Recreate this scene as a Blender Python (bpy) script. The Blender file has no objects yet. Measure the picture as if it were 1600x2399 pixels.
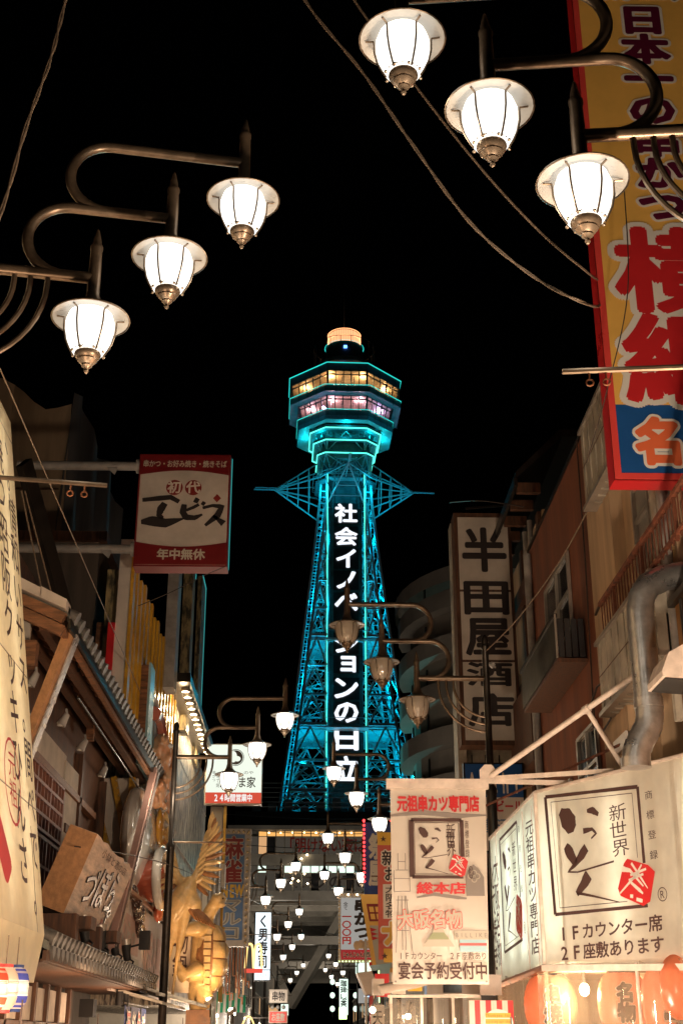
import bpy, math, random
from mathutils import Vector, Matrix
random.seed(7)
R = math.radians
sc = bpy.context.scene
C = sc.collection

# ------------------------------------------------------------------ camera, sky, exposure
cam_d = bpy.data.cameras.new('camera'); cam = bpy.data.objects.new('camera', cam_d); C.objects.link(cam)
cam.location = (0, 0, 1.6)
cam.rotation_euler = (R(90 + 22.457), 0, R(-1.341))
cam_d.sensor_fit = 'VERTICAL'; cam_d.sensor_height = 36; cam_d.lens = 3000 / 2399 * 36
cam_d.clip_start = .1; cam_d.clip_end = 3000
sc.camera = cam
w = bpy.data.worlds.new('World'); sc.world = w; w.use_nodes = True
wn = w.node_tree.nodes; bg = wn['Background']
sky = wn.new('ShaderNodeTexSky'); sky.sky_type = 'NISHITA'; sky.sun_disc = False
sky.sun_elevation = R(-4); sky.sun_rotation = R(200)
w.node_tree.links.new(sky.outputs[0], bg.inputs[0]); bg.inputs[1].default_value = .006
sc.view_settings.view_transform = 'Standard'; sc.view_settings.look = 'None'
sc.view_settings.exposure = 0; sc.view_settings.gamma = 1; sc.view_settings.use_curve_mapping = False
sc.render.engine = 'CYCLES'
sc.cycles.use_denoising = True; sc.cycles.max_bounces = 5; sc.cycles.diffuse_bounces = 3
sc.cycles.transparent_max_bounces = 12; sc.cycles.sample_clamp_indirect = 4
sc.cycles.caustics_reflective = False; sc.cycles.caustics_refractive = False

# ------------------------------------------------------------------ materials
M = {}
def mat(name, col, rough=.6, metal=0., var=.12, scale=3., bump=0., em=None, st=0., streak=False, coat=0., col2=None, spec=.5, ramp=(.32, .66)):
    m = bpy.data.materials.new(name); m.use_nodes = True; M[name] = m
    t = m.node_tree; n = t.nodes; b = n['Principled BSDF']; L = t.links.new
    b.inputs['Roughness'].default_value = rough; b.inputs['Metallic'].default_value = metal
    b.inputs['Specular IOR Level'].default_value = spec
    b.inputs['Base Color'].default_value = (*col, 1)
    if coat: b.inputs['Coat Weight'].default_value = coat; b.inputs['Coat Roughness'].default_value = .08
    if em:
        b.inputs['Emission Color'].default_value = (*em, 1); b.inputs['Emission Strength'].default_value = st
    if var or bump:
        tc = n.new('ShaderNodeTexCoord'); mp = n.new('ShaderNodeMapping'); nz = n.new('ShaderNodeTexNoise')
        nz.inputs['Scale'].default_value = scale; nz.inputs['Detail'].default_value = 6; nz.inputs['Roughness'].default_value = .62
        if streak: mp.inputs['Scale'].default_value = streak if isinstance(streak, tuple) else (3, 3, .35)
        L(tc.outputs['Object'], mp.inputs[0]); L(mp.outputs[0], nz.inputs['Vector'])
        if var:
            r = n.new('ShaderNodeValToRGB')
            a = [max(0, c * (1 - 2.2 * var)) for c in col] if col2 is None else col2
            z = [min(1, c * (1 + 1.2 * var)) for c in col]
            r.color_ramp.elements[0].position, r.color_ramp.elements[1].position = ramp
            r.color_ramp.elements[0].color = (*a, 1); r.color_ramp.elements[1].color = (*z, 1)
            L(nz.outputs[0], r.inputs[0]); L(r.outputs[0], b.inputs['Base Color'])
            rr = n.new('ShaderNodeMapRange'); rr.inputs[3].default_value = max(.03, rough - .12); rr.inputs[4].default_value = min(1, rough + .14)
            L(nz.outputs[0], rr.inputs[0]); L(rr.outputs[0], b.inputs['Roughness'])
        if bump:
            nb = n.new('ShaderNodeTexNoise'); nb.inputs['Scale'].default_value = scale * 6; nb.inputs['Detail'].default_value = 4
            L(mp.outputs[0], nb.inputs['Vector'])
            bp = n.new('ShaderNodeBump'); bp.inputs['Strength'].default_value = bump; bp.inputs['Distance'].default_value = .02
            L(nb.outputs[0], bp.inputs['Height']); L(bp.outputs[0], b.inputs['Normal'])
    return m
def sheet(name, col, trans=.55, rough=.5, var=.08, scale=4, see=0.):
    """backlit acrylic, cloth or paper: diffuse + translucent (+ a little see-through)"""
    m = bpy.data.materials.new(name); m.use_nodes = True; M[name] = m
    t = m.node_tree; n = t.nodes; L = t.links.new
    for x in list(n):
        if x.type == 'BSDF_PRINCIPLED': n.remove(x)
    out = n['Material Output']
    d = n.new('ShaderNodeBsdfDiffuse'); tr = n.new('ShaderNodeBsdfTranslucent'); mx = n.new('ShaderNodeMixShader'); mx.inputs[0].default_value = trans
    tc = n.new('ShaderNodeTexCoord'); nz = n.new('ShaderNodeTexNoise'); nz.inputs['Scale'].default_value = scale; nz.inputs['Detail'].default_value = 5
    r = n.new('ShaderNodeValToRGB'); r.color_ramp.elements[0].position = .3; r.color_ramp.elements[1].position = .7
    r.color_ramp.elements[0].color = (*[c * (1 - 2 * var) for c in col], 1); r.color_ramp.elements[1].color = (*col, 1)
    L(tc.outputs['Object'], nz.inputs['Vector']); L(nz.outputs[0], r.inputs[0])
    L(r.outputs[0], d.inputs[0]); L(r.outputs[0], tr.inputs[0]); L(d.outputs[0], mx.inputs[1]); L(tr.outputs[0], mx.inputs[2])
    last = mx
    g = n.new('ShaderNodeBsdfGlossy'); g.inputs['Roughness'].default_value = max(.05, rough - .25)
    m2 = n.new('ShaderNodeMixShader'); m2.inputs[0].default_value = .06 if rough > .3 else .16; L(mx.outputs[0], m2.inputs[1]); L(g.outputs[0], m2.inputs[2]); last = m2
    if see:
        tp = n.new('ShaderNodeBsdfTransparent'); m3 = n.new('ShaderNodeMixShader'); m3.inputs[0].default_value = see
        L(m2.outputs[0], m3.inputs[1]); L(tp.outputs[0], m3.inputs[2]); last = m3
    L(last.outputs[0], out.inputs[0])
    return m
def light_mat(name, col, st):
    m = bpy.data.materials.new(name); m.use_nodes = True; M[name] = m
    t = m.node_tree; n = t.nodes
    for x in list(n):
        if x.type == 'BSDF_PRINCIPLED': n.remove(x)
    e = n.new('ShaderNodeEmission'); e.inputs[0].default_value = (*col, 1); e.inputs[1].default_value = st
    t.links.new(e.outputs[0], n['Material Output'].inputs[0]); return m
def glass(name, tint=(.8, .85, .85), clear=.75):
    m = bpy.data.materials.new(name); m.use_nodes = True; M[name] = m
    t = m.node_tree; n = t.nodes; L = t.links.new
    for x in list(n):
        if x.type == 'BSDF_PRINCIPLED': n.remove(x)
    tp = n.new('ShaderNodeBsdfTransparent'); tp.inputs[0].default_value = (*tint, 1)
    g = n.new('ShaderNodeBsdfGlossy'); g.inputs['Roughness'].default_value = .06
    mx = n.new('ShaderNodeMixShader'); mx.inputs[0].default_value = 1 - clear
    L(tp.outputs[0], mx.inputs[1]); L(g.outputs[0], mx.inputs[2]); L(mx.outputs[0], n['Material Output'].inputs[0]); return m

mat('bronze', (.17, .12, .08), .32, .65, .2, 4)
mat('dark_iron', (.035, .028, .022), .35, .6, .2, 4)
mat('aged_acrylic', (.54, .48, .42), .45, 0, .1, 1.2)
mat('shade_enamel', (.3, .285, .26), .3, 0, .06, 6)
light_mat('lamp_glow', (1, .94, .83), 2.4)
sheet('frosted_glass', (.72, .62, .5), .35, .2)
mat('steel_paint', (.52, .56, .58), .5, .0, .12, .6)
mat('steel_dark', (.1, .12, .13), .5, .1, .2, 1)
mat('deck_panel', (.32, .36, .38), .5, 0, .15, .5)
light_mat('cyan_tube', (.1, 1, .76), 2.0)
light_mat('cyan_thin', (.03, .8, .72), 1.0)
light_mat('white_letter', (.86, .92, 1), 1.25)
light_mat('orange_line', (1, .4, .16), 3.2)
light_mat('amber_bulb', (1, .62, .28), 14)
light_mat('warm_bulb', (1, .8, .5), 24)
light_mat('white_tube', (1, .9, .7), 19)
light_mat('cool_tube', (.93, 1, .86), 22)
light_mat('red_led', (1, .03, .03), 6)
light_mat('blue_led', (.1, .3, 1), 5)
light_mat('violet_led', (.7, .5, 1), 20)
mat('black', (.012, .011, .011), .6, 0, 0)
mat('ink', (.02, .013, .012), .7, 0, 0)
mat('ink_brown', (.075, .035, .03), .7, 0, 0)
mat('red_ink', (.55, .035, .035), .6, 0, 0)
mat('red_brown_ink', (.24, .02, .015), .5, 0, 0)
mat('white_ink', (.78, .74, .68), .6, 0, 0)
mat('yellow_ink', (.72, .42, .05), .5, 0, 0)
mat('purple_ink', (.1, .004, .03), .5, 0, 0)
mat('banner_red', (.6, .12, .085), .6, 0, .05, 2)
mat('orange_ink', (.8, .16, .06), .5, 0, 0)
mat('grey_ink', (.25, .22, .2), .7, 0, 0)
mat('pale_ink', (.5, .46, .38), .7, 0, 0)
mat('green_ink', (.3, .33, .2), .7, 0, 0)
mat('blue_ink', (.12, .2, .36), .7, 0, 0)
mat('sign_yellow', (.9, .52, .12), .35, 0, .05, 1)
mat('sign_red', (.6, .025, .03), .3, 0, .05, 1)
mat('sign_pinkred', (.75, .07, .06), .3, 0, .05, 1)
mat('sign_blue', (.015, .09, .3), .35, 0, .06, 1)
mat('sign_white', (.7, .62, .54), .4, 0, .08, 1.5)
mat('dull_white', (.55, .47, .4), .5, 0, .12, 2)
mat('maroon', (.17, .01, .012), .4, 0, .08, 2)
mat('plaster', (.55, .49, .42), .85, 0, .14, 1.6, .3)
mat('cream_wall', (.44, .3, .18), .8, 0, .16, .9, .3, streak=True)
mat('orange_wall', (.19, .058, .022), .85, 0, .2, .8, .35, streak=True)
mat('ochre_wall', (.3, .14, .04), .85, 0, .2, .9, .35, streak=True)
mat('grey_wall', (.3, .28, .25), .8, 0, .2, .8, .3, streak=True)
mat('mid_wall', (.36, .3, .24), .8, 0, .16, .8, .3, streak=True)
mat('dark_wall', (.09, .07, .055), .8, 0, .25, .8, .3, streak=True)
mat('tarp', (.3, .21, .13), .7, 0, .2, .5, .3, streak=True)
mat('tarp_shade', (.1, .1, .105), .7, 0, .2, .5, .3, streak=True)  # darker copy of the sheeting: the side's shade is put into the colour
mat('wood', (.22, .095, .042), .55, 0, .3, 3, .25, streak=(1, 6, 6))
mat('dark_wood', (.1, .042, .02), .6, 0, .3, 3, .25, streak=(6, 6, .6))
mat('light_wood', (.5, .35, .25), .5, 0, .22, 2.2, .15, streak=(6, .7, 5))
mat('orange_wood', (.46, .23, .1), .5, 0, .12, 2.2, .15, streak=(6, .7, 5))
mat('lattice_red', (.2, .07, .04), .55, 0, .2, 3)
mat('tile_grey', (.13, .12, .11), .38, 0, .25, 4, .2)
mat('tile_dark', (.14, .15, .13), .45, 0, .3, 3, .2)
mat('silver_board', (.45, .4, .37), .28, .4, .2, 3)
mat('galvanised', (.5, .49, .48), .3, .8, .16, 5, .1)
mat('white_steel', (.72, .62, .54), .4, 0, .12, 5)
mat('grey_pipe', (.33, .31, .29), .45, .1, .15, 3)
mat('rust', (.17, .05, .022), .75, 0, .35, 8, .3)
mat('corrugated', (.4, .36, .29), .55, .1, .2, 2, .1)
mat('window_dark', (.03, .03, .032), .12, 0, 0)
mat('window_grey', (.2, .19, .17), .35, 0, .15, 2)
mat('alu', (.42, .38, .33), .35, .6, .1, 4)
mat('yellow_slat', (.62, .33, .03), .35, 0, .15, 3, coat=.3)
mat('bulb_off', (.7, .5, .25), .12, .2, 0, coat=.6)
mat('gold_resin', (.66, .45, .2), .34, 0, .12, 5, .35, coat=.35)
mat('gold_dark', (.33, .15, .06), .45, 0, .2, 5, .35, coat=.2)
mat('mottled', (.5, .45, .38), .5, 0, .3, 11, .2, streak=(1, .8, .16), col2=(.1, .08, .085), ramp=(.45, .56))
mat('gold_mottled', (.26, .2, .1), .5, 0, .5, 7, .2, streak=(1, 1, .3), col2=(.06, .05, .03), ramp=(.42, .58))
mat('egg_white', (.74, .72, .66), .12, 0, .04, 2, .15, coat=1)
mat('yolk', (.85, .4, .05), .15, 0, .05, 3, .1, coat=1)
mat('sauce_brown', (.06, .02, .01), .12, 0, .3, 8, .8, coat=1)
mat('shrimp', (.5, .2, .08), .3, 0, .3, 5, .5, coat=.6, col2=(.5, .33, .2))
mat('clam', (.42, .36, .3), .4, 0, .4, 6, .4)
mat('china', (.7, .68, .63), .1, 0, .05, 2, coat=1)
mat('china_red', (.4, .09, .05), .15, 0, .1, 2, coat=1)
mat('sky_blue', (.3, .5, .56), .3, 0, .06, 2)
mat('white_lit_wall', (.65, .6, .52), .6, 0, .12, 1)
mat('poster_pink', (.62, .38, .32), .5, 0, .1, 2)
mat('billboard', (.6, .5, .44), .4, 0, .1, 1.3)
mat('concrete', (.25, .23, .2), .8, 0, .16, .3, .2)
mat('base_steel', (.2, .185, .165), .6, .1, .15, .3)
mat('asphalt', (.05, .05, .05), .8, 0, .2, 3, .3)
mat('paving', (.2, .18, .16), .7, 0, .15, 2, .3)
mat('cable', (.18, .13, .09), .5, 0, .2, 20)
mat('cable_dark', (.05, .035, .03), .5, 0, .2, 20)
mat('awning_green', (.02, .3, .16), .6, 0, .05)
mat('awning_white', (.7, .66, .6), .6, 0, .05)
mat('apartment', (.45, .4, .35), .8, 0, .1, .3)
mat('copper', (.35, .14, .07), .35, .6, .2, 4)
mat('ceramic', (.7, .65, .6), .3, 0, 0)
mat('noren_blue', (.02, .05, .2), .7, 0, .2, 4)
sheet('lightbox_cream', (.9, .77, .54), .6)
sheet('lightbox_white', (.9, .84, .72), .6)
sheet('lightbox_cool', (.9, .93, .84), .6)
sheet('paper_red', (.9, .33, .18), .62, .5, .1, 5)
sheet('paper_white', (.88, .78, .68), .62)
sheet('paper_blue', (.1, .13, .6), .62)
sheet('lit_red', (.78, .12, .07), .6)
sheet('vinyl', (.9, .72, .52), .4, .2, .12, 3, see=.66)
sheet('vinyl_dirty', (.5, .42, .34), .4, .2, .2, 3, see=.55)
sheet('banner_cloth', (.76, .69, .6), .25, .6, .06, 2)
glass('pane'); glass('pane_dark', (.35, .33, .3), .6)
light_mat('room_amber', (1, .5, .14), 1.0); light_mat('room_pink', (.9, .45, .62), .75); light_mat('room_white', (.8, 1, .85), 1.3)
light_mat('room_warm', (1, .55, .25), .7); light_mat('blind_dim', (.6, .5, .38), .09); light_mat('blue_screen', (.7, .85, 1), 1.6)
light_mat('lit_white_sign', (.85, .95, 1), 1.4); light_mat('neon_yellow', (1, .66, .22), 2.2); light_mat('lit_red_bar', (1, .12, .08), .9)
light_mat('green_lamp', (.7, 1, .4), 3); light_mat('painted_teal_rim', (.08, .6, .58), .5)  # the teal is rim light painted on edges as a glow

# ------------------------------------------------------------------ mesh helpers
class MB:
    def __init__(s): s.v = []; s.f = []; s.sm = False
    def add(s, vs, fs):
        k = len(s.v); s.v += [tuple(v) for v in vs]; s.f += [tuple(i + k for i in f) for f in fs]; return s
    def box(s, a, b):
        x0, y0, z0 = a; x1, y1, z1 = b
        return s.add([(x0, y0, z0), (x1, y0, z0), (x1, y1, z0), (x0, y1, z0), (x0, y0, z1), (x1, y0, z1), (x1, y1, z1), (x0, y1, z1)],
                     [(0, 3, 2, 1), (4, 5, 6, 7), (0, 1, 5, 4), (1, 2, 6, 5), (2, 3, 7, 6), (3, 0, 4, 7)])
    def hexa(s, p): return s.add(p, [(0, 3, 2, 1), (4, 5, 6, 7), (0, 1, 5, 4), (1, 2, 6, 5), (2, 3, 7, 6), (3, 0, 4, 7)])
    def beam(s, a, b, w, h=None, up=(0, 0, 1)):
        h = h or w; a = Vector(a); b = Vector(b); d = (b - a).normalized(); u = Vector(up)
        if abs(d.dot(u)) > .98: u = Vector((0, 1, 0))
        x = d.cross(u).normalized() * w / 2; y = x.cross(d).normalized() * h / 2
        return s.hexa([a - x - y, a + x - y, a + x + y, a - x + y, b - x - y, b + x - y, b + x + y, b - x + y])
    def tube(s, pts, r, n=8, cap=True, sq=(1, 1)):
        pts = [Vector(p) for p in pts]; rs = r if isinstance(r, (list, tuple)) else [r] * len(pts); vs = []
        N = None
        for i, p in enumerate(pts):
            d = (pts[min(i + 1, len(pts) - 1)] - pts[max(i - 1, 0)]).normalized()
            if N is None:
                N = Vector((0, 0, 1)) if abs(d.z) < .9 else Vector((0, 1, 0))
            N = (N - d * N.dot(d)).normalized(); B = d.cross(N)
            for k in range(n):
                t = 2 * math.pi * k / n; vs.append(p + (N * math.cos(t) * sq[0] + B * math.sin(t) * sq[1]) * rs[i])
        fs = [(i * n + k, i * n + (k + 1) % n, (i + 1) * n + (k + 1) % n, (i + 1) * n + k) for i in range(len(pts) - 1) for k in range(n)]
        if cap: fs += [tuple(range(n))[::-1], tuple((len(pts) - 1) * n + k for k in range(n))]
        s.sm = True; return s.add(vs, fs)
    def lathe(s, prof, c=(0, 0, 0), n=20):
        vs = [(c[0] + r * math.cos(2 * math.pi * k / n), c[1] + r * math.sin(2 * math.pi * k / n), c[2] + z) for r, z in prof for k in range(n)]
        fs = [(i * n + k, i * n + (k + 1) % n, (i + 1) * n + (k + 1) % n, (i + 1) * n + k) for i in range(len(prof) - 1) for k in range(n)]
        s.sm = True; return s.add(vs, fs)
    def ell(s, c, r, n=10, m=7):
        prof = [(math.sin(math.pi * i / m), -math.cos(math.pi * i / m)) for i in range(m + 1)]
        vs = [(c[0] + r[0] * a * math.cos(2 * math.pi * k / n), c[1] + r[1] * a * math.sin(2 * math.pi * k / n), c[2] + r[2] * z) for a, z in prof for k in range(n)]
        fs = [(i * n + k, i * n + (k + 1) % n, (i + 1) * n + (k + 1) % n, (i + 1) * n + k) for i in range(m) for k in range(n)]
        s.sm = True; return s.add(vs, fs)
    def prism(s, pts, d):
        n = len(pts); d = Vector(d)
        return s.add([Vector(p) for p in pts] + [Vector(p) + d for p in pts],
                     [tuple(range(n)), tuple(range(n, 2 * n))[::-1]] + [(k, k + n, (k + 1) % n + n, (k + 1) % n) for k in range(n)])
    def quad(s, *p): return s.add(p, [tuple(range(len(p)))])
    def build(s, name, m, parent=None, label=None, smooth=None):
        me = bpy.data.meshes.new(name); me.from_pydata(s.v, [], s.f); me.materials.append(M[m] if isinstance(m, str) else m)
        import bmesh
        bm = bmesh.new(); bm.from_mesh(me); bmesh.ops.recalc_face_normals(bm, faces=bm.faces[:])
        if s.sm if smooth is None else smooth:
            for f in bm.faces: f.smooth = True
            for e in bm.edges:
                if len(e.link_faces) == 2 and e.calc_face_angle(0) > .75: e.smooth = False
        bm.to_mesh(me); bm.free()
        o = bpy.data.objects.new(name, me); C.objects.link(o)
        attach(o, parent)
        if label: o['label'] = label
        return o
def wloc(o):
    v = Vector(o.location)
    while o.parent: o = o.parent; v += o.location
    return v
def attach(o, parent):
    if parent is not None:
        o.parent = parent; o.location = Vector(o.location) - wloc(parent)
def thing(name, label, cat, loc=(0, 0, 0), group=None):
    o = bpy.data.objects.new(name, None); C.objects.link(o); o.location = loc; o['label'] = label; o['category'] = cat
    o.empty_display_size = .2
    if group: o['group'] = group
    return o
def tag(o, label, cat, group=None):
    o['label'] = label; o['category'] = cat
    if group: o['group'] = group
    return o
def struct(o): o['kind'] = 'structure'; return o
def stuff(o): o['kind'] = 'stuff'; return o
def copy_tree(o, parent=None):
    c = o.copy(); C.objects.link(c)
    if parent is not None: c.parent = parent
    for ch in KIDS.get(o.name, []) or [x for x in o.children]: copy_tree(ch, c)
    return c
KIDS = {}
def box(name, m, a, b, parent=None, label=None): return MB().box(a, b).build(name, m, parent, label)
def dup(o, delta=(0, 0, 0)):
    c = o.copy(); C.objects.link(c); c.location = Vector(o.location) + Vector(delta); return c
UNIT = None
def bar(name, m, a, b, w, parent, h=None):
    """a straight member that shares one unit-box mesh"""
    global UNIT
    if UNIT is None: UNIT = {}
    if m not in UNIT:
        me = bpy.data.meshes.new('member'); t = MB().box((-.5, -.5, 0), (.5, .5, 1)); me.from_pydata(t.v, [], t.f); me.materials.append(M[m]); UNIT[m] = me
    a = Vector(a); b = Vector(b); d = b - a
    o = bpy.data.objects.new(name, UNIT[m]); C.objects.link(o)
    q = d.to_track_quat('Z', 'Y'); o.rotation_euler = q.to_euler(); o.scale = (w, h or w, d.length); o.location = a
    attach(o, parent); return o
def point(name, loc, col, power, r=.1, parent=None, spot=None, aim=None, blend=.6):
    l = bpy.data.lights.new(name, 'SPOT' if spot else 'POINT'); l.energy = power; l.color = col; l.shadow_soft_size = r
    o = bpy.data.objects.new(name, l); C.objects.link(o); o.location = loc
    if spot:
        l.spot_size = R(spot); l.spot_blend = blend
        o.rotation_euler = (Vector(aim) - Vector(loc)).to_track_quat('-Z', 'Y').to_euler()
    attach(o, parent); return o
class Fr:
    """a sign face: origin, right, up; p(x, y, d) is d metres in front of it"""
    def __init__(s, o, r, u=(0, 0, 1)):
        s.o = Vector(o); s.r = Vector(r).normalized(); s.u = Vector(u).normalized(); s.n = s.r.cross(s.u).normalized()
    def p(s, x, y, d=0): return s.o + s.r * x + s.u * y + s.n * d
    def rect(s, x0, y0, x1, y1, d=0): return [s.p(x0, y0, d), s.p(x1, y0, d), s.p(x1, y1, d), s.p(x0, y1, d)]
    def panel(s, name, m, x0, y0, x1, y1, parent, d=0, t=.003, label=None):
        return MB().prism(s.rect(x0, y0, x1, y1, d - t), s.n * t).build(name, m, parent, label)
def front(x, y, z): return Fr((x, y, z), (1, 0, 0))
GL = {}
def glyph(ch, off):
    k = (ch, off)
    if k not in GL:
        c = bpy.data.curves.new('g', 'FONT'); c.body = ch; c.size = 1; c.resolution_u = 2 if off > .004 else 3
        o = bpy.data.objects.new('g', c); me = o.to_mesh()
        V = [tuple(v.co[:2]) for v in me.vertices]; F = [tuple(p.vertices) for p in me.polygons]
        o.to_mesh_clear(); bpy.data.objects.remove(o); bpy.data.curves.remove(c)
        # a bold weight: the outline laid down again around a small ring, each layer a hair in front of the last
        sh = [(0, 0)]
        if off > .004:
            m_ = 8 if off < .045 else 24
            sh += [(off * math.cos(2 * math.pi * i / m_), off * math.sin(2 * math.pi * i / m_)) for i in range(m_)]
            if off > .08: sh += [(off * .5 * math.cos(2 * math.pi * i / 8), off * .5 * math.sin(2 * math.pi * i / 8)) for i in range(8)]
        v2 = []; f2 = []
        for q, (dx, dy) in enumerate(sh):
            n0 = len(v2); v2 += [(x + dx, y + dy, q) for x, y in V]; f2 += [tuple(n0 + i for i in f) for f in F]
        GL[k] = (v2, f2)
    return GL[k]
def cells(fr, text, x0, y0, x1, y1, d, off, rot=0, vert=False, jig=0.):
    """the characters of text in equal cells of the box; vert: top to bottom"""
    b = MB(); n = len(text)
    for i, ch in enumerate(text):
        if ch in ' 　': continue
        if vert: cx = (x0 + x1) / 2; H = (y1 - y0) / n; cy = y1 - H * (i + .5); W = x1 - x0
        else: W = (x1 - x0) / n; cx = x0 + W * (i + .5); cy = (y0 + y1) / 2; H = y1 - y0
        vs, fs = glyph(ch, off)
        if not vs: continue
        ascii_ = ord(ch) < 256
        gx, gy = (.5, .38) if not ascii_ else ((min(v[0] for v in vs) + max(v[0] for v in vs)) / 2, .36)
        if ch == 'ー' and vert: vs = [(.5 + (v[1] - .38), .38 - (v[0] - .5), v[2]) for v in vs]
        s = 1.02; r = rot + (random.uniform(-jig, jig) if jig else 0)
        out = []
        for (u, v, q) in vs:
            u = (u - gx) * W * s * (1.15 if ascii_ else 1); v = (v - gy) * H * s * (1.15 if ascii_ else 1)
            out.append(fr.p(cx + u * math.cos(r) - v * math.sin(r), cy + u * math.sin(r) + v * math.cos(r), d + q * .00012))
        b.add(out, fs)
    return b
def text(fr, s, x0, y0, x1, y1, m, parent, d=.006, off=.012, vert=False, out=None, oo=.05, out2=None, rot=0, jig=0., name='lettering'):
    if out2: cells(fr, s, x0, y0, x1, y1, d, oo * 1.8, rot, vert, 0).build('lettering_outer_edge', out2, parent); d += .004
    if out: cells(fr, s, x0, y0, x1, y1, d, oo, rot, vert, 0).build('lettering_edge', out, parent); d += .004
    return cells(fr, s, x0, y0, x1, y1, d, off, rot, vert, jig).build(name, m, parent)
def stroke(fr, pts, d, m, parent, name='brush_stroke'):
    """a flat brush stroke: pts = (x, y, half width)"""
    b = MB(); L_ = []; R_ = []
    P = []
    for i in range(len(pts) - 1):
        for t in (0, .25, .5, .75): P.append([pts[i][j] * (1 - t) + pts[i + 1][j] * t for j in range(3)])
    P.append(list(pts[-1]))
    for i, (x, y, h) in enumerate(P):
        a = P[max(0, i - 1)]; c = P[min(len(P) - 1, i + 1)]; dx, dy = c[0] - a[0], c[1] - a[1]; l = math.hypot(dx, dy) or 1
        h *= random.uniform(.93, 1.07)
        L_.append(fr.p(x - dy / l * h, y + dx / l * h, d)); R_.append(fr.p(x + dy / l * h, y - dx / l * h, d))
    n = len(P); b.add(L_ + R_, [(i, i + 1, n + i + 1, n + i) for i in range(n - 1)])
    return b.build(name, m, parent)
def disc(fr, x, y, r, d, m, parent, name='disc', ry=None, n=20, hole=0):
    ry = ry or r; b = MB()
    o = [fr.p(x + r * math.cos(2 * math.pi * k / n), y + ry * math.sin(2 * math.pi * k / n), d) for k in range(n)]
    if hole:
        i_ = [fr.p(x + (r - hole) * math.cos(2 * math.pi * k / n), y + (ry - hole) * math.sin(2 * math.pi * k / n), d) for k in range(n)]
        b.add(o + i_, [(k, (k + 1) % n, n + (k + 1) % n, n + k) for k in range(n)])
    else: b.add(o, [tuple(range(n))])
    return b.build(name, m, parent)
def remesh(o, v, smooth=2):
    m = o.modifiers.new('r', 'REMESH'); m.mode = 'VOXEL'; m.voxel_size = v; m.use_smooth_shade = True
    s = o.modifiers.new('s', 'SMOOTH'); s.iterations = smooth
    dg = bpy.context.evaluated_depsgraph_get(); dg.update()
    me = bpy.data.meshes.new_from_object(o.evaluated_get(dg), depsgraph=dg); me.materials.clear(); me.materials.append(o.data.materials[0])
    o.modifiers.clear(); o.data = me; return o

exec_parts = None
# ------------------------------------------------------------------ ground
struct(box('street', 'paving', (-4.4, -12, -.3), (4.4, 400, 0)))
struct(box('ground', 'asphalt', (-600, -200, -.6), (600, 1200, -.3)))
# ------------------------------------------------------------------ the tower
TW = Vector((4.45, 172, 0))
tower = thing('observation_tower', 'tall cyan lit steel lattice tower with a white vertical sign and orange crown', 'tower', TW)
tower.rotation_euler = (0, 0, 0)
_c, _s = math.cos(R(1.8)), math.sin(R(1.8))
def T(x, y, z): return (TW.x + x * _c - y * _s, TW.y + x * _s + y * _c, z)
WZ = [(24, 9.3), (32.1, 8.32), (38.5, 7.47), (45, 6.66), (51.5, 5.99), (58.2, 5.21), (65.2, 4.48), (72.5, 3.72), (79, 3.4)]
def wz(z):
    for (a, p), (b, q) in zip(WZ, WZ[1:]):
        if z <= b: return p + (q - p) * (z - a) / (b - a)
    return WZ[-1][1]
LV = [24, 27.6, 31, 34.9, 39.8, 43.9, 48, 52.3, 56.3, 60.5, 64.4, 68.2, 72.2, 75.4]
for sx in (-1, 1):
    for sy in (-1, 1):
        b = MB()
        for a, c in zip(LV, LV[1:]):
            for k in (0, 1):
                q = .0 if k == 0 else .95
                b.beam(T(sx * (wz(a) - q), sy * wz(a), a), T(sx * (wz(c) - q), sy * wz(c), c), .3)
            b.beam(T(sx * wz(a), sy * (wz(a) - .95), a), T(sx * wz(c), sy * (wz(c) - .95), c), .22)
        leg = b.build('leg', 'steel_paint', tower)
        l = MB(); z = 24.; f = 1
        while z < 75:
            h = .95
            l.beam(T(sx * wz(z), sy * wz(z), z), T(sx * (wz(z) - .95), sy * wz(z), z), .12)
            l.beam(T(sx * wz(z), sy * wz(z), z), T(sx * wz(z), sy * (wz(z) - .95), z), .12)
            z += h
        l.build('leg_lacing', 'steel_paint', leg)
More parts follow.
